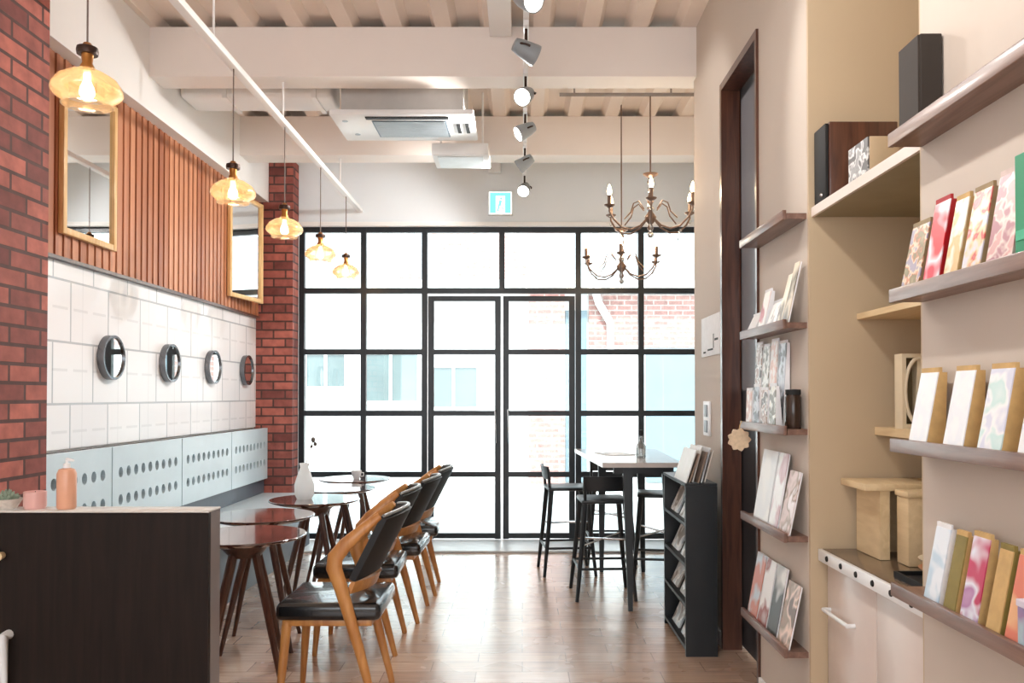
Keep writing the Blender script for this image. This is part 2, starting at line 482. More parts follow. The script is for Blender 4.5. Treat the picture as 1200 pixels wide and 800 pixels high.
# front wall above the glazing, and its returns
def front_wall():
    b = B()
    b.box(-2.6, 2.4, WY, WY + 0.2, 2.95, CZ - 0.001)
    b.box(-2.6, -2.085, WY, WY + 0.2, 0, 2.95)
    b.box(1.76, 2.4, WY, WY + 0.2, 0, 2.95)
    return b
struct('wall_front', front_wall(), plain('cool_tinted_white', (232, 238, 243), 0.7, var=0.015, scale=2))  # cool tint put into the white to offset warm bounce light
struct('trim_2', box(-2.084, 1.76, WY - 0.05, WY - 0.001, 2.925, 2.965, 0.004), M['white'])   # ledge over the glazing

# right side: the far bay, the wall with the doorway, the niche
def wall_right():
    b = B()
    b.box(RX, 1.75, 4.43, 5.15, 0, CZ - 0.001)             # block between bay and doorway
    b.box(RX, 1.18, 3.74, 4.43, 3.03, CZ - 0.001)          # over the doorway
    b.box(RX, 1.75, 3.11, 3.74, 0, CZ - 0.001)             # block with the far ledges
    b.box(RX, 1.75, -1.2, 2.22, 0, CZ - 0.001)             # near wall with ledges
    return b
struct('wall_right', wall_right(), M['cream'])
struct('wall_bay', box(1.76, 1.9, 5.15, WY, 0, CZ - 0.001), M['white'])
struct('wall_rear_left_unseen', box(-4.2, -4.05, -2.2, 3.05, 0, CZ - 0.001), M['white'])  # unseen wall, added to cut the fill light from the left
struct('wall_return_left_unseen', box(-4.05, -2.59, 3.05, 3.2, 0, CZ - 0.001), M['white'])  # unseen, closes the left side against fill light
def wall_back_unseen():
    b = B(); b.box(-4.2, 3.2, -2.35, -2.2, 0, 0.9); b.box(-4.2, 3.2, -2.35, -2.2, 2.9, CZ); b.box(-4.2, -2.6, -2.35, -2.2, 0.9, 2.9); b.box(2.2, 3.2, -2.35, -2.2, 0.9, 2.9)
    return b
struct('wall_back_unseen', wall_back_unseen(), M['white'])  # unseen, added behind the camera to reduce fill; its opening lets some in
def niche():
    b = B()
    b.box(1.62, 1.75, 2.22, 3.11, 0, CZ - 0.001)
    b.box(RX + 0.001, 1.62, 3.095, 3.11, 0.0, CZ - 0.001)
    b.box(RX + 0.001, 1.62, 2.22, 2.228, 0.0, CZ - 0.001)
    return b
struct('wall_niche', niche(), M['tan'])

# doorway: walnut lining with a leaf set back inside
d1 = struct('door_1', (lambda b: (b.box(RX - 0.012, 1.17, 4.395, 4.43, 0, 3.03), b.box(RX - 0.012, 1.17, 3.74, 3.765, 0, 3.03), b.box(RX - 0.012, 1.17, 3.765, 4.395, 2.99, 3.03), b)[-1])(B()), M['walnut'])
lf = struct('door_leaf', box(1.175, 1.21, 3.74, 4.43, 0.02, 3.0), plain('dark_door_paint', (42, 46, 50), 0.4), d1)
struct('door_panel', box(1.168, 1.176, 3.80, 4.37, 1.38, 2.93), plain('grey_frosted_pane', (128, 130, 136), 0.25, var=0.03), d1)

# glazing: black steel grid, two door leaves in the middle
XS = [-2.06, -1.484, -0.913, -0.19, 0.524, 1.111, 1.72]
ZS = [0.048, 0.62, 1.19, 1.763, 2.334, 2.906]
def steel(b, x0, x1, z0, z1, y0=WY + 0.02, y1=WY + 0.075): return b.box(x0, x1, y0, y1, z0, z1)
def grid_frame(cols):
    b = B(); w = 0.026
    for x in [XS[c] for c in cols]: steel(b, x - w, x + w, 0.02, 2.93)
    for z in ZS: steel(b, XS[cols[0]], XS[cols[-1]], z - w, z + w, WY + 0.022, WY + 0.073)
    return b
def panes(parent, rects):
    for (x0, x1, z0, z1) in rects:
        struct('window_pane', box(x0, x1, WY + 0.045, WY + 0.051, z0, z1), M['glass'], parent)
for nm, cols in (('window_1', (0, 1, 2)), ('window_2', (4, 5, 6))):
    w = struct(nm, grid_frame(cols), M['frame'])
    panes(w, [(XS[a] + .026, XS[c] - .026, ZS[k] + .026, ZS[k + 1] - .026) for a, c in zip(cols, cols[1:]) for k in range(5)])
def transom():
    b = B()
    for z in (2.334, 2.906): steel(b, XS[2] + .026, XS[4] - .026, z - .026, z + .026, WY + .022, WY + .073)
    steel(b, XS[3] - .026, XS[3] + .026, 2.36, 2.88)
    return b
w3 = struct('window_3', transom(), M['frame'])
panes(w3, [(XS[2] + .026, XS[3] - .026, 2.36, 2.88), (XS[3] + .026, XS[4] - .026, 2.36, 2.88)])
for nm, x0, x1, hx in (('door_2', -0.880, -0.200, -0.25), ('door_3', -0.180, 0.492, -0.13)):
    b = B(); w = 0.055
    b.box(x0, x0 + w, WY + .025, WY + .07, 0.02, 2.285); b.box(x1 - w, x1, WY + .025, WY + .07, 0.02, 2.285)
    for z in (0.05, 0.62, 1.19, 1.763, 2.262):
        b.box(x0 + w, x1 - w, WY + .027, WY + .068, z - 0.024, z + 0.024)
    d = struct(nm, b, M['frame'])
    panes(d, [(x0 + w, x1 - w, a + .024, c - .024) for a, c in zip((0.05, 0.62, 1.19, 1.763), (0.62, 1.19, 1.763, 2.262))])
    hb = B(); hb.tube([(hx, WY + .024, 0.92), (hx, WY - .02, 0.92), (hx, WY - .02, 1.22), (hx, WY + .024, 1.22)], 0.010)
    struct('door_handle', hb, M['chrome'], d, 35)
struct('trim_3', box(-2.08, 1.755, 7.10, WY + 0.02, 0.0, 0.018, 0.003), plain('pale_threshold_stone', (206, 212, 216), 0.35, var=0.03))
struct('baseboard_right', (lambda b: (b.box(RX - 0.012, RX, 4.432, 5.15, 0, 0.08), b.box(RX - 0.012, RX, 3.12, 3.738, 0, 0.08), b.box(RX - 0.012, RX, -1.2, 2.22, 0, 0.08), b)[-1])(B()), M['white'])

# ------------------------------------------------------------------ street outside
struct('pavement', box(-14, 14, WY + 0.121, 26, -0.15, -0.02), plain('pale_concrete', (206, 206, 204), 0.8, var=0.05, scale=1.5))
BY = 13.0
bt = thing('building', 'white two-storey building across the street with a railed roof terrace', 'building', (0, BY, -0.02))
def bo(name, b, mat, par=None, smooth=0): return obj(name, b, mat, par or bt, smooth, off=bt.location)
M['render_white'] = plain('white_render', (228, 228, 226), 0.8, var=0.03, scale=1)
M['pink_brick'] = brickmat('pale_pink_brick', (168, 126, 118), (150, 110, 104), (178, 166, 160), 0.23, 0.08, 0.01)  # brick colour paled to give the overexposed look of the street
M['teal_glass'] = plain('grey_teal_glass', (96, 108, 108), 0.15, var=0.1, scale=2)
M['blue_grey'] = plain('blue_grey_shutter', (112, 130, 138), 0.6, var=0.05, scale=2)
bo('wall', box(-9, 9, BY, BY + 4, -0.02, 3.12), M['render_white'])
for (x0, x1, z0, z1) in ((-2.5, -1.65, 1.27, 2.02), (-1.45, -0.72, 1.18, 1.80), (-3.4, -2.8, 1.5, 2.0)):
    f = bo('window', (lambda b: (b.box(x0 - .05, x0, BY - .05, BY, z0 - .05, z1 + .05), b.box(x1, x1 + .05, BY - .05, BY, z0 - .05, z1 + .05),
        b.box(x0, x1, BY - .05, BY, z0 - .05, z0), b.box(x0, x1, BY - .05, BY, z1, z1 + .05), b.box((x0 + x1) / 2 - .02, (x0 + x1) / 2 + .02, BY - .05, BY, z0, z1), b)[-1])(B()), M['white'])
    bo('pane', box(x0, x1, BY - .02, BY - .005, z0, z1), M['teal_glass'], f)
bo('brick_pilaster', box(0.10, 0.66, BY - 0.25, BY, -0.02, 3.12), M['pink_brick'])
bo('brick_band', box(1.05, 8.9, BY - 0.06, BY, 2.12, 3.05), M['pink_brick'])
bo('shutter', box(0.68, 1.02, BY - 0.05, BY, 0.0, 2.7), M['blue_grey'])
bo('shutter', box(1.95, 3.1, BY - 0.05, BY, 0.0, 2.08), M['blue_grey'])
bo('eaves', box(-9.1, 9.1, BY - 0.4, BY, 3.02, 3.14), M['render_white'])
bo('downpipe', B().tube([(1.12, BY - .3, 3.0), (1.2, BY - .15, 2.8), (1.38, BY - .12, 2.5), (1.38, BY - .12, 0)], 0.06, 12), M['white'], None, 40)
rb = B()
for k in range(70): rb.box(-8.9 + k * 0.13, -8.86 + k * 0.13, BY + .1, BY + .13, 3.12, 4.0)
for k in range(40): rb.box(0.9 + k * 0.13, 0.94 + k * 0.13, BY + .1, BY + .13, 3.12, 4.0)
rb.box(-8.9, 0.2, BY + .09, BY + .14, 4.0, 4.06); rb.box(0.9, 6.1, BY + .09, BY + .14, 4.0, 4.06)
bo('terrace_railing', rb, plain('grey_railing', (150, 154, 156), 0.5))
ht = thing('house', 'house with a pale red tiled gable behind the white building', 'house', (-1.2, 17.5, -0.02))
obj('wall', box(-3.6, 1.2, 17.6, 21, -0.02, 3.6), M['render_white'], ht, 0, off=ht.location)
hb = B(); hb.prism([(-2.9, 3.6), (0.5, 3.6), (-1.2, 6.0)], 'y', 17.5, 21.2)
obj('roof', hb, M['pink_brick'], ht, 0, off=ht.location)

# ------------------------------------------------------------------ left wall: slat cladding, mirrors
sl = thing('wood_cladding', 'reddish brown vertical slat cladding above the white tiled wall', 'wall cladding', (LX, 5.55, 2.07))
b = B(); y = 3.602
while y < 7.45:
    b.box(LX + 0.014, LX + (0.040 if int(round((y - 3.6) / 0.04)) % 2 else 0.034), y, y + 0.031, 2.075, 3.113)
    y += 0.04
obj('slats', b, M['slats'], sl, 0, off=sl.location)
obj('backboard', box(LX + 0.001, LX + 0.015, 3.602, 7.455, 2.07, 3.113), plain('dark_brown_backboard', (70, 40, 30), 0.6), sl, 0, off=sl.location)
obj('bottom_trim', box(LX + 0.001, LX + 0.045, 3.602, 7.455, 2.056, 2.074), M['walnut'], sl, 0, off=sl.location)
def tall_mirror(y0, y1, z0, z1, label):
    x = LX + 0.041; t = thing('wall_mirror', label, 'mirror', (x, (y0 + y1) / 2, z0), 0, 'tall framed mirrors on the slats')
    f = 0.035; b = B()
    b.box(x, x + .03, y0, y0 + f, z0, z1, .004); b.box(x, x + .03, y1 - f, y1, z0, z1, .004)
    b.box(x, x + .03, y0 + f, y1 - f, z0, z0 + f, .004); b.box(x, x + .03, y0 + f, y1 - f, z1 - f, z1, .004)
    obj('frame', b, M['pale_wood'], t, 35, off=t.location)
    obj('mirror_glass', box(x + .001, x + .014, y0 + f, y1 - f, z0 + f, z1 - f), M['mirror'], t, 0, off=t.location)
    return t
tall_mirror(4.22, 4.78, 2.19, 3.03, 'tall mirror in a pale wood frame behind the nearest pendant lamp')
mf = tall_mirror(6.63, 7.22, 2.16, 3.03, 'tall mirror in a pale wood frame near the far brick pillar')
mf.rotation_euler = (0, 0, math.radians(-8)); mf.location.x += 0.045        # turn added so the glass reflects the window, not the brick pillar
for k, (yy, ds) in enumerate(((4.80, 'first round mirror from the near brick pillar, on white tiles'), (5.60, 'second round mirror from the near brick pillar, on white tiles'),
                              (6.38, 'third round mirror from the near brick pillar, on white tiles'), (7.16, 'round mirror on white tiles, closest to the far brick pillar'))):
    x = LX + 0.013; t = thing('round_mirror', ds, 'mirror', (x, yy, 1.445), 0, 'round mirrors on the tiled wall')
    rot = Matrix.Translation((x, yy, 1.575)) @ Matrix.Rotation(PI / 2, 4, 'Y')
    obj('rim', B().lathe([(0.118, 0), (0.13, 0), (0.13, 0.04), (0.118, 0.04)], (0, 0, 0), 40, rot, closed=True), M['rim'], t, 40, off=t.location)
    obj('mirror_glass', B().lathe([(0, 0.0), (0.118, 0.0), (0.118, 0.03), (0, 0.03)], (0, 0, 0), 40, rot), M['mirror'], t, 40, off=t.location)

# ------------------------------------------------------------------ banquette
bq = thing('banquette_bench', 'long pale grey built-in bench along the tiled wall', 'bench', (-2.1, 5.5, 0))
Q = bq.location
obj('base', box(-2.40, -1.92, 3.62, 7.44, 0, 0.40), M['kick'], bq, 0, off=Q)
obj('seat', box(-2.405, -1.85, 3.61, 7.45, 0.402, 0.48, 0.02), M['seat_blue'], bq, 35, off=Q)
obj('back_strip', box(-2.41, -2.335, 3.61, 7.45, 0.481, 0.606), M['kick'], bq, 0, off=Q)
def holed_panel(y0, y1):
    b = B(); bm = b.bm; x = -2.300; z0, z1 = 0.61, 1.064
    def loop(pts):
        vs = [bm.verts.new(p) for p in pts]; return [bm.edges.new((vs[i], vs[(i + 1) % len(vs)])) for i in range(len(vs))]
    es = loop([(x, y0, z0), (x, y1, z0), (x, y1, z1), (x, y0, z1)])
    for zz in (0.915, 0.757):
        for k in range(9):
            yc = y0 + 0.095 + k * (y1 - y0 - 0.19) / 8
            es += loop([(x, yc + 0.026 * math.cos(a * PI / 7), zz + 0.031 * math.sin(a * PI / 7)) for a in range(14)])
    r = bmesh.ops.triangle_fill(bm, use_beauty=True, use_dissolve=False, edges=es)
    fs = [g for g in r['geom'] if isinstance(g, bmesh.types.BMFace)]
    ex = bmesh.ops.extrude_face_region(bm, geom=fs)
    bmesh.ops.translate(bm, verts=[g for g in ex['geom'] if isinstance(g, bmesh.types.BMVert)], vec=(-0.03, 0, 0))
    return b
YB = [3.66, 4.62, 5.57, 6.52, 7.44]
for a, c in zip(YB, YB[1:]):
    p = obj('back_panel', holed_panel(a + 0.006, c - 0.006), M['upholstery'], bq, 0, off=Q)
    obj('hole_backing', box(-2.412, -2.345, a + 0.01, c - 0.01, 0.615, 1.06), M['dark'], p, 0, off=Q)  # black backing: the shade inside the holes is put into its colour

# ------------------------------------------------------------------ dark counter in front
ct = thing('counter', 'dark brown wooden counter with a grey end panel, beside the near brick pillar', 'counter', (-1.55, 2.93, 0))
Q = ct.location
obj('front_panel', box(-2.06, -1.096, 2.88, 2.90, 0.0, 0.942), M['counter'], ct, 0, off=Q)
obj('core', box(-2.06, -1.12, 2.901, 2.985, 0.0, 0.942), M['counter'], ct, 0, off=Q)
obj('end_panel', box(-1.119, -1.095, 2.901, 2.988, 0.0, 0.942), M['counter_edge'], ct, 0, off=Q)
obj('worktop', box(-2.06, -1.093, 2.878, 2.99, 0.943, 0.95, 0.002), M['counter_top'], ct, 35, off=Q)
obj('door_handle', B().tube([(-1.79, 2.88, 0.20), (-1.79, 2.85, 0.20), (-1.79, 2.85, 0.52), (-1.79, 2.88, 0.52)], 0.017, 12), M['plastic'], ct, 40, off=Q)['label'] = 'white upright bar handle'
obj('drawer_knob', B().tube([(-1.815, 2.881, 0.795), (-1.815, 2.85, 0.795)], [0.012, 0.017], 14), M['beech'], ct, 40, off=Q)['label'] = 'pale round knob'
t = thing('soap_bottle', 'peach coloured pump bottle standing on the dark counter', 'bottle', (-1.62, 2.93, 0.95))
obj('body', B().lathe([(0, 0), (0.028, 0), (0.032, 0.006), (0.032, 0.125), (0.026, 0.14), (0.012, 0.145), (0, 0.145)]), plain('peach_plastic', (224, 166, 136), 0.35), t)
obj('pump', (lambda b: (b.lathe([(0, 0.145), (0.012, 0.145), (0.012, 0.16), (0.005, 0.162), (0.005, 0.178), (0, 0.178)], (0, 0, 0), 12), b.tube([(0, 0, 0.176), (0.03, -0.01, 0.172)], [0.006, 0.004], 8), b)[-1])(B()), M['plastic'], t)
t = thing('jar_candle', 'small pink jar candle on the dark counter beside the pump bottle', 'candle', (-1.735, 2.935, 0.95))
obj('jar', B().lathe([(0, 0), (0.033, 0), (0.037, 0.01), (0.037, 0.06), (0.033, 0.062), (0.033, 0.05), (0, 0.05)]), plain('pink_glass', (222, 172, 164), 0.3), t)
obj('wick', B().tube([(0, 0, 0.049), (0.001, 0, 0.062)], 0.0015, 6), M['dark'], t)
t = thing('succulent_bowl', 'grey-green succulent in a pale bowl on the dark counter by the brick pillar', 'plant', (-1.835, 2.935, 0.95))
obj('bowl', B().lathe([(0, 0), (0.03, 0), (0.048, 0.03), (0.05, 0.036), (0.044, 0.034), (0, 0.025)]), plain('pale_stoneware', (206, 196, 186), 0.5, scale=60, var=0.15), t)
b = B()
for k in range(22):
    a = k * 2.4; r = 0.008 + 0.0016 * k; h = 0.075 - r * 0.7
    p0 = Vector((r * .5 * math.cos(a), r * .5 * math.sin(a), 0.026)); p1 = Vector((r * math.cos(a) * 1.05, r * math.sin(a) * 1.05, h))
    b.tube([p0, (p0 + p1) / 2 + Vector((0, 0, .004)), p1], [0.006, 0.009, 0.002], 6)
obj('leaves', b, plain('grey_green_leaf', (132, 146, 128), 0.6, var=0.2, scale=40), t)

# ------------------------------------------------------------------ round tables
def make_table(loc, label):
    t = thing('cafe_table', label, 'table', loc, 0, 'round cafe tables along the bench')
    obj('tabletop', B().lathe([(0, 0.672), (0.22, 0.672), (0.275, 0.690), (0.28, 0.694), (0.28, 0.699), (0.276, 0.702), (0, 0.702)], n=48), M['table'], t, 30)
    obj('hub', B().lathe([(0, 0.60), (0.07, 0.60), (0.13, 0.671), (0, 0.671)], n=24), M['walnut'], t)
    for k in range(4):
        a = PI / 4 + k * PI / 2 + 0.25
        c, s = math.cos(a), math.sin(a)
        obj('leg', B().tube([(0.06 * c, 0.06 * s, 0.655), (0.15 * c, 0.15 * s, 0.36), (0.255 * c, 0.255 * s, 0.0)], [0.021, 0.018, 0.011], 10), M['walnut'], t)
    return t
T0 = make_table((-1.30, 3.87, 0), 'round dark wood cafe table closest to the dark counter')
for (x, y, lb) in ((-1.42, 4.50, 'second round cafe table from the dark counter'), (-1.31, 5.20, 'third round cafe table, with the white vase on it'),
                   (-1.32, 5.83, 'fourth round cafe table, behind the one with the vase'), (-1.32, 6.50, 'last round cafe table, nearest the big window')):
    dup(T0, (x, y, 0), random.uniform(-.3, .3), lb)
t = thing('bud_vase', 'white vase holding a dry stalk on the third cafe table', 'vase', (-1.375, 5.20, 0.702))
obj('vase', B().lathe([(0, 0), (0.045, 0), (0.06, 0.03), (0.062, 0.09), (0.04, 0.16), (0.026, 0.2), (0.032, 0.225), (0.026, 0.222), (0.02, 0.2), (0, 0.19)], n=28), M['frosted'], t, 60)
st = obj('stalk', B().tube([(0, 0, 0.18), (0.02, 0, 0.26), (0.05, 0.01, 0.36)], [0.004, 0.003, 0.003], 6), plain('dry_stalk', (150, 136, 118), 0.8), t)
b = B(); b.ball((0.052, 0.01, 0.372), 0.014, 8, 1.3); b.ball((0.064, 0.012, 0.345), 0.012, 8, 1.2); b.ball((0.042, 0.008, 0.33), 0.009, 8, 1.2)
obj('bud', b, plain('dark_bud', (98, 90, 84), 0.8), st)
t = thing('coffee_cup', 'small white cup on the cafe table nearest the big window', 'cup', (-1.30, 6.46, 0.702))
obj('cup', B().lathe([(0, 0), (0.022, 0), (0.036, 0.03), (0.04, 0.065), (0.037, 0.065), (0.033, 0.03), (0, 0.008)], n=20), M['plastic'], t)
obj('handle', B().tube([(0.036, 0, 0.05), (0.056, 0, 0.048), (0.056, 0, 0.022), (0.034, 0, 0.02)], 0.004, 6), M['plastic'], t)

# ------------------------------------------------------------------ chairs
def make_chair(loc, rz, label):
    t = thing('dining_chair', label, 'chair', loc, rz, 'black and oak chairs along the bench')
    obj('seat', box(-0.225, 0.22, -0.215, 0.215, 0.398, 0.474, 0.024, 3), M['leather'], t, 50)
    obj('seat_frame', box(-0.20, 0.18, -0.19, 0.19, 0.372, 0.398, 0.004), M['oak'], t)
    for s in (-1, 1):
        obj('front_leg', B().tube([(-0.185, 0.17 * s, 0.39), (-0.2, 0.183 * s, 0.2), (-0.215, 0.197 * s, 0.0)], [0.022, 0.019, 0.013], 12), M['oak'], t)
        pts = [(0.205, 0.205 * s, 0.0), (0.135, 0.215 * s, 0.27), (0.055, 0.226 * s, 0.55), (0.028, 0.229 * s, 0.625), (0.033, 0.229 * s, 0.672), (0.075, 0.228 * s, 0.725), (0.15, 0.222 * s, 0.79), (0.215, 0.20 * s, 0.842)]
        rad = [(0.014, 0.014), (0.016, 0.022), (0.017, 0.030), (0.017, 0.034), (0.017, 0.034), (0.017, 0.030), (0.016, 0.024), (0.012, 0.016)]
        obj('side_frame', B().tube(pts, rad, 12, flat=(1, 0, 0)), M['oak'], t, 50)
    def pan(u, v):
        w = (u - 0.5) * 2
        return Vector((0.085 + 0.135 * v + 0.075 * (1 - w * w), 0.205 * w, 0.575 + 0.265 * v + 0.02 * (1 - w * w)))
    bk = obj('backrest', B().slab(pan, lambda u, v: Vector((0.026, 0, -0.012)), 16, 6), M['back_cloth'], t, 50)
    obj('edge_line', B().tube([pan(k / 16, 1.0) + Vector((0.012, 0, 0.002)) for k in range(17)], 0.008, 8), plain('grey_edge_line', (150, 152, 150), 0.3), bk)  # grey line along the top edge of the backrest
    def rail(u, v):
        w = (u - 0.5) * 2
        return Vector((0.075 + 0.07 * (1 - w * w) + 0.02 * v, 0.214 * w, 0.515 + 0.05 * v))
    obj('back_rail', B().slab(rail, lambda u, v: Vector((0.02, 0, 0)), 14, 1), M['oak'], t, 40)
    return t
C0 = make_chair((-0.82, 3.70, 0), 0.0, 'black and oak chair closest to the dark counter')
for (y, rz, lb) in ((4.50, 0.02, 'second black and oak chair from the dark counter'), (5.12, -0.03, 'third black and oak chair from the dark counter'),
                    (5.78, 0.04, 'last black and oak chair, nearest the big window')):
    dup(C0, (-0.80 if y > 5.5 else (-0.87 if y < 5 else -0.82), y, 0), rz, lb)

# ------------------------------------------------------------------ bar table, stools, black rack
t = thing('bar_table', 'tall pale topped bar table with black legs by the window', 'table', (0.74, 5.8, 0))
Q = t.location
b = B(); pl = [(0.50, 5.13), (1.0, 5.13), (1.05, 6.5), (0.415, 6.5)]
b.prism(pl, 'z', 0.905, 0.935)
obj('tabletop', b, plain('pale_grey_laminate', (198, 190, 186), 0.15, var=0.03, scale=6), t, 0, off=Q)
b = B(); b.box(0.58, 0.96, 5.22, 5.25, 0.86, 0.904); b.box(0.58, 0.96, 6.38, 6.41, 0.86, 0.904); b.box(0.70, 0.73, 5.25, 6.38, 0.86, 0.904)
obj('apron', b, M['black'], t, 0, off=Q)
for (x, y, sx) in ((0.67, 5.24, 0.01), (0.92, 5.24, 0.01), (0.62, 6.40, -0.01), (0.92, 6.40, 0.01)):
    obj('leg', B().hexa([(x + sx - .014, y - .05 - .014, 0), (x + sx + .014, y - .05 - .014, 0), (x + sx + .014, y - .05 + .014, 0), (x + sx - .014, y - .05 + .014, 0)],
                        [(x - .032, y - .02, .9), (x + .032, y - .02, .9), (x + .032, y + .02, .9), (x - .032, y + .02, .9)]), M['black'], t, 0, off=Q)
def make_stool(loc, rz, label, back=True):
    t = thing('bar_stool', label, 'stool', loc, rz, 'black metal bar stools')
    obj('seat', box(-0.16, 0.16, -0.16, 0.16, 0.635, 0.662, 0.012), M['black'], t, 40)
    for sx in (-1, 1):
        for sy in (-1, 1):
            obj('leg', B().tube([(0.135 * sx, 0.135 * sy, 0.636), (0.16 * sx, 0.16 * sy, 0.34), (0.195 * sx, 0.195 * sy, 0.0)], [0.020, 0.017, 0.012], 8), M['black'], t)
    b = B(); c = 0.177
    for s in (-1, 1):
        b.tube([(-c, s * c, 0.21), (c, s * c, 0.21)], 0.009, 8); b.tube([(s * c, -c, 0.21), (s * c, c, 0.21)], 0.009, 8)
    obj('footrest', b, M['black'], t)
    b = B(); c = 0.158
    for s in (-1, 1):
        b.tube([(-c, -s * c, 0.36), (c, s * c, 0.40)], 0.007, 8)
    obj('cross_brace', b, M['chrome'], t)
    if back:
        bk = obj('backrest', B().slab(lambda u, v: Vector(((u - .5) * 0.30, -0.15 - 0.03 * (1 - (2 * u - 1) ** 2) - 0.02 * v, 0.72 + 0.10 * v)), lambda u, v: Vector((0, 0.012, 0)), 12, 2), M['black'], t, 50)
        for s in (-1, 1): obj('post', B().tube([(0.135 * s, -0.145, 0.65), (0.14 * s, -0.160, 0.80)], 0.011, 8), M['black'], bk)
    return t
S0 = make_stool((0.545, 5.62, 0), 0.05, 'black metal stool with a low back, tucked under the near part of the bar table')
dup(S0, (0.72, 6.80, 0), PI, 'black metal stool at the window end of the bar table')
dup(S0, (0.34, 6.36, 0), -PI / 2 + 0.1, 'black metal stool standing left of the bar table, nearest the glass doors')
dup(S0, (0.99, 5.93, 0), PI / 2 - 0.15, 'black metal stool on the wall side of the bar table')
t = thing('glass_bottle', 'clear glass bottle with a dark stopper on the bar table', 'bottle', (0.80, 5.55, 0.935))
obj('bottle', B().lathe([(0, 0), (0.03, 0), (0.033, 0.006), (0.033, 0.08), (0.013, 0.115), (0.012, 0.15), (0.009, 0.15), (0.009, 0.115), (0.028, 0.078), (0.028, 0.01), (0, 0.008)], n=20), M['clear'], t)
obj('stopper', B().lathe([(0, 0.145), (0.011, 0.145), (0.015, 0.16), (0.015, 0.185), (0, 0.19)], n=14), M['dark'], t)
t = thing('paper_menu', 'white folded paper menu lying on the bar table', 'menu', (0.66, 5.9, 0.935), 0.3)
obj('sheet', B().hexa([(-.1, -.14, .0), (.1, -.14, .0), (.1, .14, .0), (-.1, .14, .0)], [(-.1, -.14, .004), (.1, -.14, .006), (.1, .14, .006), (-.1, .14, .004)]), M['paper'], t, 0)

t = thing('magazine_rack', 'low black shelf unit with open side against the white wall', 'shelf unit', (0.93, 4.6, 0))
Q = t.location
x0, x1, y0, y1 = 0.848, 1.013, 4.28, 4.93
obj('side_panel', box(x0, x1, y0, y0 + .022, 0, 0.88), M['black'], t, 0, off=Q); obj('side_panel', box(x0, x1, y1 - .022, y1, 0, 0.88), M['black'], t, 0, off=Q)
obj('back_panel', box(x1 - .012, x1, y0 + .022, y1 - .022, 0.0, 0.86), M['dark'], t, 0, off=Q)
obj('top', box(x0 - .004, x1, y0 + .001, y1 - .001, 0.881, 0.896), M['black'], t, 0, off=Q)
for z in (0.03, 0.25, 0.46, 0.67): obj('shelf', box(x0, x1 - .012, y0 + .022, y1 - .022, z, z + .018), M['black'], t, 0, off=Q)
for k, z in enumerate((0.048, 0.268, 0.478, 0.688)):
    for j in range(2):
        y = 4.37 + 0.27 * j + 0.03 * k % 0.05
        bb = obj('magazine', B().hexa([(x0 + .03, y, z), (x0 + .042, y, z), (x0 + .042, y + .2, z), (x0 + .03, y + .2, z)], [(x0 + .10, y, z + .155), (x0 + .112, y, z + .155), (x0 + .112, y + .2, z + .155), (x0 + .10, y + .2, z + .155)]),
                 printed('rack_print', [(232, 232, 230), (190, 200, 205), (240, 240, 238), (150, 140, 130)], 9, seed=k + 5 * j), None, 0)
        tag(bb, ['pale magazine on the bottom shelf of the black unit', 'pale magazine on the second shelf up of the black unit', 'pale magazine on the third shelf up of the black unit', 'pale magazine on the topmost shelf of the black unit'][k] + (', near end' if j == 0 else ', far end'), 'magazine', 'magazines in the black shelf unit')
for k in range(6):
    x = 0.852 + k * 0.021; h = (0.17, 0.15, 0.185, 0.16, 0.18, 0.165)[k]; ln = 0.055 - 0.002 * k
    y, yy = 4.30 + 0.02 * (k % 3), 4.62 + 0.03 * (k % 2)
    c = [[(236, 236, 234), (226, 224, 220)], [(190, 158, 130), (160, 132, 112)], [(240, 238, 234), (214, 206, 198)], [(120, 104, 94), (150, 128, 112)], [(238, 238, 238), (220, 220, 222)], [(196, 176, 160), (226, 214, 204)]][k]
    bb = obj('brochure', B().hexa([(x, y, .897), (x + .007, y, .897), (x + .007, yy, .897), (x, yy, .897)], [(x + ln, y, .897 + h), (x + ln + .007, y, .897 + h), (x + ln + .007, yy, .897 + h), (x + ln, yy, .897 + h)]),
             printed('brochure_print', c, 12, seed=k * 1.3), None, 0)
    tag(bb, ['white', 'brown', 'cream', 'dark brown', 'plain bright white', 'beige'][k] + ' leaning brochure on the black shelf unit, ' + ['first', 'second', 'third', 'fourth', 'fifth', 'last'][k] + ' counting towards the wall', 'brochure', 'brochures on the black shelf unit')

# wall fittings between the rack and the window
t = thing('light_switch', 'white wall switch plate above the black shelf unit', 'switch', (RX, 4.78, 1.10))
Q = t.location
obj('plate', box(RX - .012, RX, 4.70, 4.86, 1.12, 1.32, .004), M['plastic'], t, 35, off=Q)
for k in range(2): obj('rocker', box(RX - .018, RX - .011, 4.745, 4.815, 1.14 + .09 * k, 1.21 + .09 * k, .003), M['grey_plastic'], t, 35, off=Q)
t = thing('wall_notice', 'white paper notice with dark strokes on the wall left of the doorway', 'notice', (RX, 4.68, 1.6))
Q = t.location
obj('sheet', box(RX - .008, RX, 4.46, 4.92, 1.58, 1.81, .003), M['paper'], t, 35, off=Q)
b = B(); b.box(RX - .0095, RX - .0075, 4.62, 4.75, 1.61, 1.62); b.box(RX - .0095, RX - .0075, 4.50, 4.58, 1.66, 1.672); b.box(RX - .0095, RX - .0075, 4.60, 4.612, 1.62, 1.70); b.box(RX - .0095, RX - .0075, 4.80, 4.86, 1.60, 1.61)
obj('strokes', b, M['dark'], t, 0, off=Q)

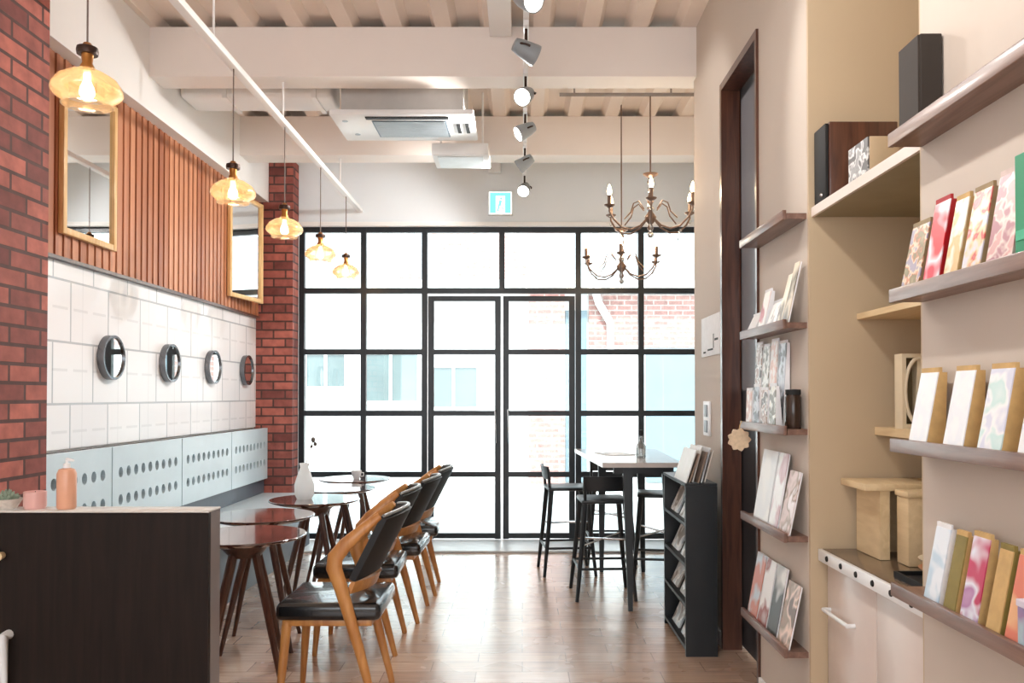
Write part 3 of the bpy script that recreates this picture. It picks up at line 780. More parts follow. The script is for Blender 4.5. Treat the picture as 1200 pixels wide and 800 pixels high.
# ------------------------------------------------------------------ ledges on the right wall
def ledge(y0, y1, z, label, group):
    t = thing('picture_ledge', label, 'shelf', (RX, (y0 + y1) / 2, z - .03), 0, group)
    b = B(); b.box(1.004, RX, y0, y1, z - .022, z)
    obj('board', b, M['walnut_y'], t, 0, off=t.location)
    obj('lip', box(0.988, 1.003, y0, y1, z - .024, z + .012, .002), M['walnut_y'], t, 35, off=t.location)
G1, G2 = 'ledges beyond the niche', 'ledges in front of the niche'
LZ = [2.045, 1.63, 1.225, 0.82, 0.385]
for z, lb in zip(LZ, ('empty topmost walnut ledge between niche and doorway', 'second ledge from the top between niche and doorway', 'middle ledge between niche and doorway, crowded with packets',
                      'ledge between niche and doorway holding white booklets', 'lowest ledge between niche and doorway, holding magazines')):
    ledge(3.115, 3.735, z, lb, G1)
NZ = [2.045, 1.625, 1.225, 0.84]
for z, lb in zip(NZ, ('highest walnut ledge on the near wall, holding one dark box', 'near wall ledge with the red pouch and green box', 'near wall ledge with a row of white-fronted kraft bags', 'lowest visible near wall ledge, beside the cabinet top')):
    ledge(0.9, 2.215, z, lb, G2)

def bag(y0, y1, z, h, th, side, front, label, group=None, lean=0.035, name='coffee_bag', x0=1.006):
    """gusseted paper bag leaning on the wall; front faces the room"""
    yc = (y0 + y1) / 2; w = (y1 - y0) / 2
    t = thing(name, label, 'bag', (x0, yc, z), 0, group)
    th = min(th, RX - x0 - 0.004); xt = RX - x0 - 0.004 - th * 0.45
    lean = min(lean, xt)
    obj('body', B().hexa([(0.002, -w, 0), (th, -w, 0), (th, w, 0), (0.002, w, 0)], [(lean + .002, -w * .96, h), (lean + th * .45, -w * .96, h), (lean + th * .45, w * .96, h), (lean + .002, w * .96, h)]), side, t, 0)
    obj('front_label', B().hexa([(-.001, -w, 0), (.002, -w, 0), (.002, w, 0), (-.001, w, 0)], [(lean - .001, -w * .96, h), (lean + .002, -w * .96, h), (lean + .002, w * .96, h), (lean - .001, w * .96, h)]), front, t, 0)
    obj('sealed_top', box(lean, lean + max(.006, th * .2), -w * .96, w * .96, h, h + .012), side, t, 0)
    return t
def card(name, y0, y1, z, h, mat, label, cat, group=None, x0=1.008, lean=0.05, th=0.008, turn=0.0):
    """booklet leaning back against the wall"""
    yc = (y0 + y1) / 2; w = (y1 - y0) / 2
    lean = min(lean, RX - x0 - th - 0.003)
    t = thing(name, label, cat, (x0, yc, z), 0, group)
    def q(x, y): return (x + turn * y, y)
    def ring(xo, a, bth, zz): return [(*q(xo, -w), zz), (*q(xo + bth, -w), zz), (*q(xo + bth, w), zz), (*q(xo, w), zz)]
    obj('cover', B().hexa(ring(0, 0, th * .3, 0), ring(lean, 0, th * .3, h)), mat, t, 0)
    obj('pages', B().hexa(ring(th * .3, 0, th * .7, .002), ring(lean + th * .3, 0, th * .7, h - .003)), M['paper'], t, 0)
    return t
gk = 'white-fronted kraft bags on the near ledge'
P = printed
w1 = P('white_label', [(240, 240, 244), (232, 235, 241), (240, 240, 242)], 18)
w2 = P('teal_label', [(236, 240, 240), (200, 226, 224), (240, 240, 242), (214, 216, 232)], 14, seed=3)
z = NZ[2]
for (y0, y1, m, lb) in ((2.055, 2.145, w1, 'kraft bag with a white front, the first from the niche'), (1.885, 1.972, w1, 'kraft bag with a white front, the second from the niche'),
                        (1.735, 1.824, w2, 'kraft bag with a pale teal front, the third from the niche'), (1.585, 1.675, w1, 'kraft bag with a white front, the fourth from the niche, farthest from it')):
    bag(y0, y1, z, 0.185, 0.05, M['kraft'], m, lb, gk)
z = NZ[1]; gp = 'pouches on the near ledge under the top one'
olive = plain('olive_brown_paper', (150, 128, 92), 0.6, var=0.15, scale=30)
bag(2.09, 2.185, z, 0.17, 0.035, olive, P('floral_print', [(206, 178, 136), (120, 112, 76), (196, 124, 92), (226, 206, 172), (150, 140, 160)], 30, seed=1), 'mottled beige and green pouch at the niche end of its ledge', gp, name='pouch')
bag(1.99, 2.065, z, 0.205, 0.035, plain('deep_red_foil', (172, 22, 34), 0.3), P('red_white_print', [(206, 24, 44), (214, 40, 70), (236, 230, 238), (206, 24, 44)], 7, seed=2), 'red and white pouch, the reddest on its ledge', gp, name='pouch')
bag(1.905, 1.965, z, 0.19, 0.04, M['kraft'], P('cream_print', [(230, 206, 160), (214, 178, 120), (236, 226, 206)], 20, seed=4), 'cream and tan pouch right beside the red one', gp, name='pouch')
bag(1.81, 1.885, z, 0.19, 0.04, olive, P('pale_red_print', [(236, 226, 210), (200, 60, 60), (226, 196, 150), (210, 206, 216)], 24, seed=6), 'pale pouch with red and ochre marks in the middle of its ledge', gp, name='pouch')
bag(1.69, 1.785, z, 0.20, 0.035, P('grey_pink', [(176, 150, 140), (216, 196, 190)], 20), P('grey_pink_print', [(190, 184, 196), (206, 150, 146), (226, 208, 200), (170, 112, 120)], 22, seed=8), 'greyish pink pouch beside the green box', gp, name='pouch')
gb = thing('green_box', 'tall bright green box on the near ledge', 'box', (1.006, 1.60, z))
obj('body', B().box(0.0, 0.05, -.075, .075, 0, .215, .002), plain('bright_green_card', (20, 142, 98), 0.45, var=0.05), gb, 0)
obj('tray_edge', box(-.0015, .0, -.07, .07, .04, .06), plain('pale_green', (70, 180, 140), 0.5), gb, 0)
z = NZ[3]; g4 = 'packets on the lowest near ledge'
og = plain('olive_green_paper', (136, 120, 62), 0.6, var=0.12, scale=25)
bag(2.00, 2.07, z, 0.185, 0.03, M['paper'], P('pale_blue_print', [(206, 220, 232), (190, 210, 226), (226, 232, 240)], 12, seed=2), 'pale blue packet at the cabinet end of the lowest near ledge', g4, name='packet')
bag(1.925, 1.975, z, 0.18, 0.045, M['kraft'], og, 'olive and tan packet beside the pale blue one', g4, name='packet')
bag(1.83, 1.90, z, 0.19, 0.04, M['kraft'], P('violet_print', [(232, 216, 226), (176, 120, 166), (226, 226, 236), (190, 50, 90)], 9, seed=5), 'white and violet packet on the lowest near ledge', g4, name='packet')
bag(1.745, 1.795, z, 0.18, 0.045, og, M['kraft'], 'plain tan packet right of the white and violet one', g4, name='packet')
bag(1.675, 1.725, z, 0.18, 0.045, M['kraft'], P('orange_print', [(226, 160, 110), (230, 176, 130), (216, 120, 96)], 9, seed=2), 'orange tan packet behind the small blue box', g4, name='packet')
bag(1.575, 1.655, z, 0.175, 0.04, P('pink_side', [(226, 150, 146), (236, 180, 176)], 12), P('pink_print', [(232, 150, 150), (238, 180, 176), (226, 120, 120)], 9, seed=7), 'pink packet standing behind the small blue box', g4, name='packet', x0=1.03)
bx = thing('small_box', 'small blue violet box in front of the pink packet', 'box', (1.004, 1.62, z))
obj('body', B().box(0, .024, -.055, .055, 0, .085, .002), P('blue_box_print', [(120, 140, 176), (160, 130, 170), (176, 196, 206)], 12, seed=3), bx, 0)
obj('lid', box(-.002, .0255, -.057, .057, .085, .10, .002), plain('pale_lilac', (214, 206, 220), 0.5), bx, 0)
t = thing('dark_box', 'dark brown upright box on the highest near ledge', 'box', (1.006, 2.15, NZ[0]))
obj('body', B().box(0.014, .07, -.055, .055, 0, .235, .003), plain('dark_brown_card', (50, 42, 36), 0.8), t, 0)
obj('front_cover', box(.008, .014, -.053, .053, .004, .231), plain('charcoal_card', (52, 44, 38), 0.8), t, 0)

# far ledges
z = LZ[1]
g5 = 'items on the second far ledge'
bag(3.57, 3.70, z, 0.075, 0.05, M['paper'], M['paper'], 'low white packet at the doorway end of the second far ledge', g5, name='packet')
bag(3.43, 3.52, z, 0.16, 0.035, M['paper'], P('red_top_print', [(232, 226, 222), (200, 90, 96), (240, 236, 232)], 9, seed=2), 'white packet with red marks on the second far ledge', g5, name='packet')
bag(3.28, 3.40, z, 0.10, 0.04, M['paper'], P('grey_print', [(214, 216, 220), (236, 236, 236), (170, 170, 174)], 16, seed=3), 'pale grey packet in the middle of the second far ledge', g5, name='packet')
card('booklet', 3.205, 3.26, z, 0.20, P('beige_print', [(214, 196, 166), (236, 226, 206), (120, 104, 80)], 9, seed=1), 'beige booklet leaning on the second far ledge', 'booklet', g5)
card('booklet', 3.125, 3.185, z, 0.235, P('cream_cover', [(232, 222, 204), (214, 200, 176), (96, 84, 62)], 7, seed=6), 'cream booklet closest to the niche on the second far ledge', 'booklet', g5)
z = LZ[2]; g6 = 'packets on the crowded middle far ledge'
pal = [[(226, 220, 212), (150, 110, 92), (240, 236, 232), (90, 76, 70)], [(206, 196, 150), (236, 236, 232), (120, 116, 100)], [(150, 90, 84), (226, 186, 170), (236, 226, 220)], [(236, 236, 240), (190, 196, 206), (90, 90, 96)]]
nm6 = ['tall packet with brown and white print by the doorway', 'tall packet with pale yellow print on the crowded ledge', 'tall packet with reddish print on the crowded ledge', 'tall packet with grey white print on the crowded ledge']
for k in range(4):
    bag(3.63 - k * .11, 3.72 - k * .11, z, 0.355 - .015 * (k % 2), 0.03, M['paper'], P('packet_print', pal[k], 22, seed=k * 2.7), nm6[k], g6, name='packet', x0=1.042, lean=.02)
nm7 = ['short packet standing in front of the brown and white one', 'short packet standing in front of the pale yellow one', 'short packet standing in front of the reddish one', 'short packet standing in front of the grey white one']
for k in range(4):
    bag(3.62 - k * .115, 3.70 - k * .115, z, 0.15 + .015 * (k % 2), 0.03, M['paper'], P('short_print', pal[(k + 2) % 4], 26, seed=k * 1.9 + 9), nm7[k], g6, name='packet', lean=.004)
t = thing('jar', 'dark brown jar at the niche end of the crowded far ledge', 'jar', (1.042, 3.165, z))
obj('body', B().lathe([(0, 0), (0.028, 0), (0.031, 0.005), (0.031, 0.12), (0.026, 0.13), (0, 0.13)]), plain('dark_brown_glass', (54, 38, 30), 0.2), t)
obj('lid', B().lathe([(0, 0.13), (0.029, 0.13), (0.029, 0.15), (0, 0.152)]), M['dark'], t)
t = thing('hanging_tag', 'round beige scalloped tag hanging from the crowded far ledge', 'tag', (0.975, 3.70, 1.10))
b = B(); n = 36
pts = [(0.048 + 0.005 * math.cos(9 * 2 * PI * k / n)) for k in range(n)]
b.prism([(pts[k] * math.cos(2 * PI * k / n), 0.055 + pts[k] * math.sin(2 * PI * k / n)) for k in range(n)], 'y', -.006, .006)
obj('disc', b, plain('beige_felt', (214, 190, 160), 0.85, var=0.12, scale=60), t, 30)
obj('cord', B().tube([(0, 0, 0.10), (0.004, 0.002, 0.12), (0.012, 0, 0.139)], 0.002, 6), M['kraft'], t)
z = LZ[3]; g8 = 'booklets on the fourth far ledge'
card('booklet', 3.40, 3.60, z, 0.30, P('white_cover', [(240, 240, 240), (228, 230, 232), (238, 238, 236)], 5), 'large white booklet on the far ledge below the jar', 'booklet', g8, th=.012)
card('booklet', 3.27, 3.38, z, 0.30, P('white_pink_cover', [(236, 232, 236), (206, 170, 176), (240, 240, 240)], 8, seed=2), 'white booklet with faint pink print beside the large white one', 'booklet', g8)
card('magazine', 3.125, 3.25, z, 0.24, P('brown_cover', [(120, 100, 80), (214, 186, 180), (150, 120, 96), (232, 220, 220)], 10, seed=4), 'magazine with a brown and pink cover on the fourth far ledge', 'magazine', g8)
z = LZ[4]; g9 = 'magazines on the lowest far ledge'
card('magazine', 3.57, 3.70, z, 0.27, P('pink_blue_cover', [(216, 190, 186), (196, 206, 214), (206, 130, 110)], 7, seed=1), 'magazine with a pale pink and blue cover, next to the doorway', 'magazine', g9, th=.012)
card('magazine', 3.43, 3.55, z, 0.27, P('white_red_cover', [(230, 226, 224), (150, 70, 60), (236, 232, 230)], 7, seed=3), 'white magazine with red print on the lowest far ledge', 'magazine', g9)
card('magazine', 3.29, 3.41, z, 0.275, P('black_cover', [(46, 44, 44), (70, 66, 62), (226, 222, 216)], 5, seed=4), 'black covered magazine in the middle of the lowest far ledge', 'magazine', g9)
card('magazine', 3.135, 3.27, z, 0.24, P('coral_cover', [(216, 140, 116), (150, 130, 110), (236, 206, 190), (120, 100, 90)], 8, seed=5), 'coral and brown magazine closest to the niche on the lowest ledge', 'magazine', g9)

# ------------------------------------------------------------------ niche: shelves, cabinet and what stands on them
def nshelf(x0, y0, y1, z, th, label, mat):
    t = thing('niche_shelf', label, 'shelf', (1.5, (y0 + y1) / 2, z - th), 0, 'shelves in the tan niche')
    obj('board', box(x0 + .012, 1.619, y0, y1, z - th, z), mat, t, 0, off=t.location)
    obj('front_edge', box(x0, x0 + .011, y0, y1, z - th, z), M['white_cab'] if x0 < 1.2 else M['beech'], t, 0, off=t.location)
nshelf(RX + .01, 2.23, 3.094, 2.06, 0.035, 'upper niche shelf carrying the wooden speaker', plain('olive_grey_board', (150, 138, 112), 0.6))
nshelf(1.26, 2.23, 3.094, 1.66, 0.022, 'empty narrow middle shelf of the niche', M['beech'])
nshelf(1.325, 2.23, 3.094, 1.235, 0.03, 'lower niche shelf with the cream framed oval', M['beech'])
t = thing('speaker', 'wooden speaker with a black front on the upper niche shelf', 'speaker', (1.22, 3.03, 2.06))
Q = t.location
obj('cabinet', box(1.112, 1.36, 2.965, 3.088, 2.06, 2.345, .004), M['walnut'], t, 35, off=Q)
g = obj('grille', box(1.098, 1.112, 2.97, 3.084, 2.065, 2.34, .004), M['dark'], t, 35, off=Q)
obj('badge', B().ball((1.096, 3.0, 2.085), .008, 8), M['chrome'], g, 40, off=Q)
t = thing('patterned_box', 'grey white patterned box with beige sides beside the wooden speaker', 'box', (1.19, 2.75, 2.06))
Q = t.location
obj('body', box(1.128, 1.225, 2.66, 2.82, 2.06, 2.195, .003), plain('beige_card', (196, 172, 140), 0.6), t, 35, off=Q)
obj('front', box(1.122, 1.128, 2.662, 2.818, 2.062, 2.193), P('grey_pattern', [(214, 214, 216), (150, 150, 152), (236, 236, 236), (100, 100, 102)], 26, seed=2), t, 0, off=Q)
t = thing('oval_frame', 'cream wooden frame with an oval hoop on the lower niche shelf', 'frame', (1.41, 2.93, 1.235))
Q = t.location
b = B(); x0, x1, y0, y1, z0, z1 = 1.34, 1.485, 2.90, 2.96, 1.235, 1.50
b.box(x0, x0 + .014, y0, y1, z0, z1); b.box(x1 - .02, x1, y0, y1, z0, z1); b.box(x0 + .014, x1 - .02, y0, y1, z1 - .014, z1); b.box(x0 + .014, x1 - .02, y0, y1, z0, z0 + .016)
b.box(x0 + .058, x0 + .072, y0 + .01, y1, z0 + .016, z1 - .014)
obj('frame', b, plain('cream_wood', (226, 212, 184), 0.5), t, 0, off=Q)
obj('hoop', B().tube([((x0 + x1) / 2 - .012 + .048 * math.cos(a * PI / 12), y0 + .005, (z0 + z1) / 2 + .117 * math.sin(a * PI / 12)) for a in range(25)], .007, 8), plain('cream_cane', (232, 220, 196), 0.5), t, 40, off=Q)
obj('backing', box(x0 + .014, x1 - .02, y1 - .012, y1 - .004, z0 + .016, z1 - .014), plain('dark_olive_cloth', (110, 98, 74), 0.8), t, 0, off=Q)

cb = thing('cabinet', 'white cabinet with a brown worktop at the foot of the niche', 'cabinet', (1.38, 2.66, 0))
Q = cb.location
obj('carcass', box(1.16, 1.615, 2.232, 3.092, 0.0, 0.745), M['white_cab'], cb, 0, off=Q)
obj('worktop', box(1.125, 1.618, 2.23, 3.093, 0.746, 0.779, .003), M['counter_dark'], cb, 35, off=Q)
edge = obj('edge_rail', box(1.108, 1.124, 2.232, 3.092, 0.735, 0.779, .003), M['plastic'], cb, 35, off=Q)
for k in range(6): obj('knob', B().lathe([(0, 0), (.011, 0), (.009, .004), (0, .004)], (0, 0, 0), 10, Matrix.Translation((1.108, 2.35 + k * .13, .758)) @ Matrix.Rotation(-PI / 2, 4, 'Y')), M['dark'], edge, 40, off=Q)
for (a, c) in ((2.236, 2.66), (2.666, 3.088)):
    d = obj('door', box(1.142, 1.16, a, c, 0.06, 0.725, .003), M['white_cab'], cb, 35, off=Q)
    if a > 2.5: obj('handle', B().tube([(1.142, a + .17, .56), (1.115, a + .17, .56), (1.115, c - .03, .56), (1.142, c - .03, .56)], .008, 10), M['plastic'], d, 40, off=Q)
t = thing('riser_stand', 'pale wooden riser stand on the brown worktop of the niche', 'stand', (1.38, 2.96, .78))
Q = t.location
obj('top', box(1.19, 1.60, 2.86, 3.08, 1.02, 1.045, .004), M['beech'], t, 35, off=Q)
for x in (1.245, 1.54): obj('side_panel', box(x, x + .035, 2.87, 3.07, .78, 1.02), M['beech'], t, 0, off=Q)
obj('back_board', box(1.28, 1.54, 3.02, 3.04, .78, 1.02), M['beech'], t, 0, off=Q)
t = thing('riser_box', 'plain pale wooden box in front of the riser stand', 'box', (1.36, 2.79, .78))
obj('body', box(1.29, 1.47, 2.755, 2.84, .78, 1.01, .003), M['beech'], t, 35, off=t.location)
obj('lid', box(1.285, 1.475, 2.75, 2.845, 1.01, 1.03, .003), M['beech'], t, 35, off=t.location)
for k, (zz, m, lb) in enumerate(((.80, plain('terracotta_dish', (190, 130, 92), 0.4), 'brown dish, bottom one of the two stacked on the dark tray'), (.828, plain('cream_dish', (226, 212, 184), 0.35), 'cream dish lying on top of the brown one'))):
    d = obj('serving_dish', B().lathe([(0, 0), (.05, 0), (.095, .024), (.1, .03), (.094, .03), (.05, .008), (0, .008)], (1.30, 2.48, zz), 28), m)
    tag(d, lb, 'dish', 'dishes on the dark tray')
t = thing('serving_tray', 'dark tray under the dishes on the brown worktop', 'tray', (1.30, 2.48, .78))
b = B(); b.box(-.13, .13, -.12, .12, 0, .008); b.box(-.13, -.122, -.12, .12, .008, .02); b.box(.122, .13, -.12, .12, .008, .02)
obj('base', b, M['dark'], t, 0)
b = B(); b.box(-.122, .122, -.12, -.112, .008, .02); b.box(-.122, .122, .112, .12, .008, .02)
obj('rim', b, M['dark'], t, 0)

# ------------------------------------------------------------------ overhead: track, pendants, spots, air conditioner, chandeliers, exit sign
TX = -1.51
t = thing('pendant_track', 'long white track carrying the amber pendant lamps', 'track', (TX, 5.3, 3.06))
Q = t.location
obj('rail', box(TX - .022, TX + .022, 2.4, WY - .001, 3.06, 3.095, .003), M['white'], t, 35, off=Q)
for yy in (2.7, 4.0, 5.17, 6.8): obj('hanger', B().tube([(TX, yy, 3.094), (TX, yy, 3.335 if yy > 5 else CZ + .02)], .006, 8), M['white'], t, 35, off=Q)
def make_pendant(loc, label):
    t = thing('pendant_lamp', label, 'lamp', loc, 0, 'amber glass pendant lamps')
    # local z = 0 at the lower glass rim
    obj('cord', B().tube([(0, 0, 0.23), (0, 0, 3.062 - loc[2])], 0.0035, 6), M['cord'], t)
    s = obj('socket', B().lathe([(0, 0.132), (0.022, 0.132), (0.024, 0.155), (0.017, 0.17), (0.02, 0.2), (0.033, 0.205), (0.033, 0.222), (0.022, 0.226), (0.012, 0.24), (0, 0.24)], n=20), M['brass'], t, 40)
    obj('cap', B().lathe([(0.0, 0.2), (0.034, 0.2), (0.036, 0.212), (0.034, 0.224), (0, 0.226)], n=20), M['bronze'], s, 40)
    pr = [(0.026, 0.152), (0.034, 0.143), (0.062, 0.134), (0.096, 0.112), (0.114, 0.084), (0.116, 0.068), (0.106, 0.054), (0.088, 0.042), (0.080, 0.032), (0.083, 0.022)]
    inner = [(r - 0.004, z) for r, z in reversed(pr)]
    obj('shade', B().lathe(pr + inner, n=40, closed=True), M['amber'], t, 60)
    obj('bulb', B().lathe([(0, 0.042), (0.016, 0.046), (0.025, 0.064), (0.022, 0.084), (0.012, 0.106), (0.012, 0.132), (0, 0.132)], n=16), M['bulb'], t, 60)
    lamp('POINT', (0, 0, 0.075), 1.5, (1.0, 0.82, 0.62), 0.03, parent=t)
    return t
pz = 2.335
P0 = make_pendant((TX, 2.84, pz), 'amber glass pendant lamp nearest to the counter, the biggest to look at')
for yy, lb in ((4.28, 'second amber pendant lamp along the white track'), (5.21, 'third amber pendant lamp, hanging in front of the far brick pillar'),
               (6.14, 'fourth amber pendant lamp, seen against the window'), (7.03, 'last amber pendant lamp, closest to the window glass')):
    dup(P0, (TX, yy, pz), 0, lb)

t = thing('spotlight_track', 'white ceiling track holding the row of spotlights', 'track', (0.02, 5.6, 3.29))
Q = t.location
obj('rail', box(0.005, 0.035, 1.4, 7.62, 3.298, 3.329, .003), M['white'], t, 35, off=Q)
for yy in (1.6, 3.62, 4.5): obj('hanger', B().tube([(.02, yy, 3.328), (.02, yy, CZ + .01)], .006, 8), M['white'], t, 35, off=Q)
def make_spot(yy, aim, label, watts=18, cone=70, r=0.055):
    t = thing('spotlight', label, 'lamp', (0.02, yy, 3.298), 0, 'spotlights on the ceiling track')
    obj('adapter', box(-.014, .014, -.05, .05, -.028, 0, .003), M['plastic'], t, 35)
    obj('stem', B().tube([(0, 0, -.027), (0, 0, -.10)], .008, 8), M['bronze'], t)
    a = Vector(aim).normalized(); c = Vector((0, 0, -.14))
    q = a.to_track_quat('-Z', 'Y').to_matrix().to_4x4()
    mt = Matrix.Translation(c) @ q
    bd = obj('lamp_head', B().lathe([(0, 0.075), (r * .6, 0.07), (r * .8, 0.03), (r, -.05), (r, -.062), (r * .9, -.062), (r * .88, -.045), (0, -.045)], (0, 0, 0), 24, mt), M['grey_plastic'], t, 40)
    obj('lens', B().lathe([(0, -.05), (r * .86, -.05), (r * .86, -.056), (0, -.056)], (0, 0, 0), 24, mt), M['spot'], bd, 40)
    obj('yoke', B().tube([c + q.to_3x3() @ Vector((r * 1.1 * math.cos(k * PI / 8), 0, r * 1.1 * math.sin(k * PI / 8))) for k in range(9)], .006, 8), M['bronze'], t, 40)
    lamp('SPOT', c + a * .07, watts, (1, .965, .925), .04, a.to_track_quat('-Z', 'Y').to_euler(), t, math.radians(cone))
for yy, aim, lb, wt, cone in ((1.95, (.75, .25, -.75), 'spotlight on the ceiling track above the viewer, turned to the shelves', 24, 125), (3.72, (.55, -.75, -.5), 'bright spotlight nearest the camera on the ceiling track', 18, 70), (4.28, (.9, .35, -.35), 'unlit-looking spotlight turned to the right wall, second on the track', 6, 70),
                    (4.92, (-.35, -.8, -.5), 'third spotlight, shining beside the air conditioner', 30, 110), (5.58, (-.85, -.25, -.5), 'fourth spotlight, turned to the tiled wall', 42, 130),
                    (6.35, (-.8, .2, -.5), 'fifth spotlight, hanging near the window and turned to the far mirror', 34, 130), (7.15, (-.2, -.8, -.6), 'last spotlight, shining next to the exit sign', 18, 70)):
    make_spot(yy, aim, lb, wt, cone)

t = thing('air_conditioner', 'white ceiling air conditioner with a grey intake grille', 'air conditioner', (-0.8, 5.65, 3.2))
Q = t.location
obj('body', box(-1.20, -0.39, 5.42, 5.88, 3.235, 3.62), plain('galvanised_casing', (196, 192, 188), 0.5, var=0.05), t, 0, off=Q)
obj('fascia', box(-1.27, -0.32, 5.37, 5.93, 3.196, 3.234, .01), M['plastic'], t, 35, off=Q)
obj('air_slot', box(-1.04, -0.49, 5.41, 5.455, 3.190, 3.197), M['dark'], t, 0, off=Q)
g = B()
for k in range(9): g.box(-1.0, -0.52, 5.50 + k * .036, 5.524 + k * .036, 3.188, 3.196)
obj('intake_grille', g, M['grey_plastic'], t, 0, off=Q)
obj('grille_panel', box(-1.01, -0.51, 5.49, 5.83, 3.192, 3.197), plain('slate_filter', (96, 112, 124), 0.6), t, 0, off=Q)
for x in (-0.435, -0.375): obj('vent_slot', box(x - .012, x + .012, 5.55, 5.74, 3.190, 3.197), M['dark'], t, 0, off=Q)
for y in (5.5, 5.78): obj('screw_cover', B().lathe([(0, -.006), (.02, -.004), (.02, 0), (0, 0)], (-1.19 + .03 * (y > 5.6), y, 3.198), 14), M['grey_plastic'], t, 40, off=Q)
for (x, y) in ((-1.15, 5.46), (-.44, 5.46), (-1.15, 5.84), (-.44, 5.84)): obj('hanger', B().tube([(x, y, 3.6), (x, y, CZ + .02)], .006, 6), M['chrome'], t, 40, off=Q)
t = thing('vent_box', 'small white ceiling vent just behind the air conditioner', 'vent', (-0.46, 6.25, 3.13))
Q = t.location
obj('casing', box(-0.67, -0.25, 6.05, 6.42, 3.13, 3.22, .008), M['plastic'], t, 35, off=Q)
obj('louver', box(-0.63, -0.29, 6.09, 6.38, 3.124, 3.131), plain('pale_louver', (214, 222, 226), 0.4), t, 0, off=Q)
for x in (-.62, -.30): obj('hanger', B().tube([(x, 6.23, 3.219), (x, 6.23, CZ + .02)], .008, 8), M['white'], t, 35, off=Q)
t = thing('air_duct', 'white boxed duct running from the left bulkhead under the ceiling', 'duct', (-1.8, 5.62, 3.34))
Q = t.location
obj('duct', box(-2.309, -1.285, 5.50, 5.80, 3.36, 3.53, .03, 3), M['white'], t, 40, off=Q)
for x in (-2.0, -1.4): obj('strap', box(x - .015, x + .015, 5.49, 5.81, 3.35, CZ + .005), M['white'], t, 0, off=Q)
t = thing('conduit_pipe', 'thin grey conduit under the ceiling that carries the nearer chandelier', 'pipe', (0.7, 5.5, 3.43))
Q = t.location
obj('pipe', B().tube([(0.25, 5.5, 3.375), (RX + .6, 5.5, 3.375), (1.755, 5.5, 3.375)], .012, 10), plain('grey_conduit', (150, 140, 134), 0.5), t, 40, off=Q)
b = B()
for x in (0.35, 1.0, 1.6): b.tube([(x, 5.5, 3.375), (x, 5.5, CZ + .01)], .006, 6)
obj('clip', b, plain('grey_clip', (150, 140, 134), 0.5), t, 40, off=Q)

t = thing('exit_sign', 'green exit sign box on the white wall over the glass doors', 'sign', (-0.2, WY, 3.03))
Q = t.location
obj('housing', box(-0.315, -0.09, WY - .045, WY, 3.03, 3.25, .004), M['plastic'], t, 35, off=Q)
f = obj('sign_face', box(-0.307, -0.098, WY - .048, WY - .045, 3.038, 3.242), M['exit_white'], t, 0, off=Q)
b = B(); y0, y1 = WY - .051, WY - .048
for pl in ([(-.30, 3.045), (-.245, 3.045), (-.245, 3.235), (-.30, 3.235)], [(-.16, 3.045), (-.105, 3.045), (-.105, 3.235), (-.16, 3.235)], [(-.245, 3.205), (-.16, 3.205), (-.16, 3.235), (-.245, 3.235)],
           [(-.222, 3.12), (-.198, 3.115), (-.188, 3.16), (-.212, 3.165)], [(-.222, 3.12), (-.205, 3.118), (-.222, 3.06), (-.234, 3.062)], [(-.206, 3.118), (-.194, 3.112), (-.172, 3.085), (-.18, 3.078)], [(-.195, 3.155), (-.19, 3.147), (-.168, 3.135), (-.17, 3.143)]):
    b.prism(pl, 'y', y0, y1)
b.lathe([(0, 0), (.011, 0), (.011, .003), (0, .003)], (0, 0, 0), 14, Matrix.Translation((-.195, y1, 3.181)) @ Matrix.Rotation(PI / 2, 4, 'X'))
obj('running_figure', b, M['exit'], f, 0, off=Q)
t = thing('junction_box', 'small white box on the beam above the exit sign', 'box', (-0.26, WY, 3.42))
obj('box', box(-0.315, -0.2, WY - .07, WY, 3.42, 3.58, .005), M['plastic'], t, 35, off=t.location)
obj('cover', box(-0.31, -0.205, WY - .076, WY - .07, 3.425, 3.575, .003), M['plastic'], t, 35, off=t.location)

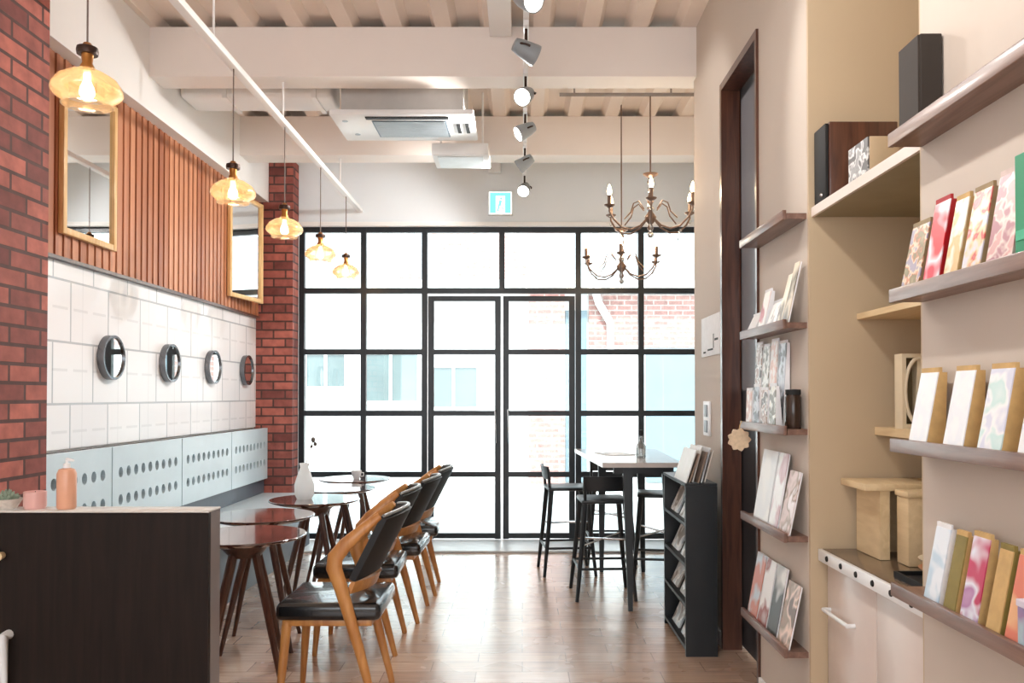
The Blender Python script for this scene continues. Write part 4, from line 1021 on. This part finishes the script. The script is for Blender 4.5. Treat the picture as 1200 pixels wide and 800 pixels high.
def make_chandelier(loc, top, label):
    t = thing('chandelier', label, 'chandelier', loc, 0, 'candle chandeliers over the bar table')
    # local z = 0 at the lowest crystal; arms reach r = 0.32
    obj('rod', B().tube([(0, 0, 0.44), (0, 0, top - loc[2])], .005, 8), M['bronze_glare'], t)
    cn = obj('column', B().lathe([(0, .05), (.012, .055), (.022, .075), (.012, .10), (.035, .125), (.04, .15), (.018, .18), (.012, .23), (.024, .26), (.014, .30), (.010, .36), (.022, .385), (.012, .41), (.05, .432), (.052, .44), (.012, .445), (0, .45)], n=20), M['bronze_glare'], t, 50)
    for z_, r_ in ((.335, .024), (.205, .026), (.03, .022)): obj('glass_bead', B().ball((0, 0, z_), r_, 12), M['chrome'], cn, 60)
    for k in range(6):
        a = math.radians(22 + 60 * k); c, s = math.cos(a), math.sin(a)
        path = [(.03, .135), (.08, .085), (.15, .055), (.22, .065), (.28, .115), (.31, .165), (.31, .19)]
        ar = obj('arm', B().tube([(r * c, r * s, z) for r, z in path], .0065, 8), M['bronze_glare'], t, 50)
        sc = [(.05, .20), (.09, .25), (.13, .23), (.15, .17), (.2, .12)]
        obj('scroll', B().tube([(r * c, r * s, z) for r, z in sc], .0045, 6), M['bronze_glare'], ar, 50)
        obj('cup', B().lathe([(0, .186), (.012, .186), (.034, .20), (.036, .206), (.014, .2), (0, .2)], (.31 * c, .31 * s, 0), 14), M['bronze_glare'], ar, 50)
        obj('candle_sleeve', B().lathe([(0, .2), (.0125, .2), (.0125, .27), (0, .27)], (.31 * c, .31 * s, 0), 12), M['bronze_glare'], ar, 50)
        obj('candle_bulb', B().lathe([(0, .27), (.010, .272), (.016, .292), (.011, .318), (.003, .338), (0, .342)], (.31 * c, .31 * s, 0), 12), M['bulb'], ar, 60)
        b = B()
        for (r, z, q) in ((.31, .165, .011), (.22, .045, .012), (.12, .045, .010)): b.ball((r * c, r * s, z - .018), q, 6, 1.7)
        obj('crystal_drop', b, M['clear'], ar, 0)
    lamp('POINT', (0, 0, .30), 2.0, (1, .84, .62), .06, parent=t)
    return t
K0 = make_chandelier((0.86, 5.5, 2.40), 3.37, 'candle chandelier hanging from the conduit pipe, the higher of the two')
k1 = make_chandelier((0.78, 6.45, 2.22), CZ + .01, 'candle chandelier closer to the window, the lower of the two')
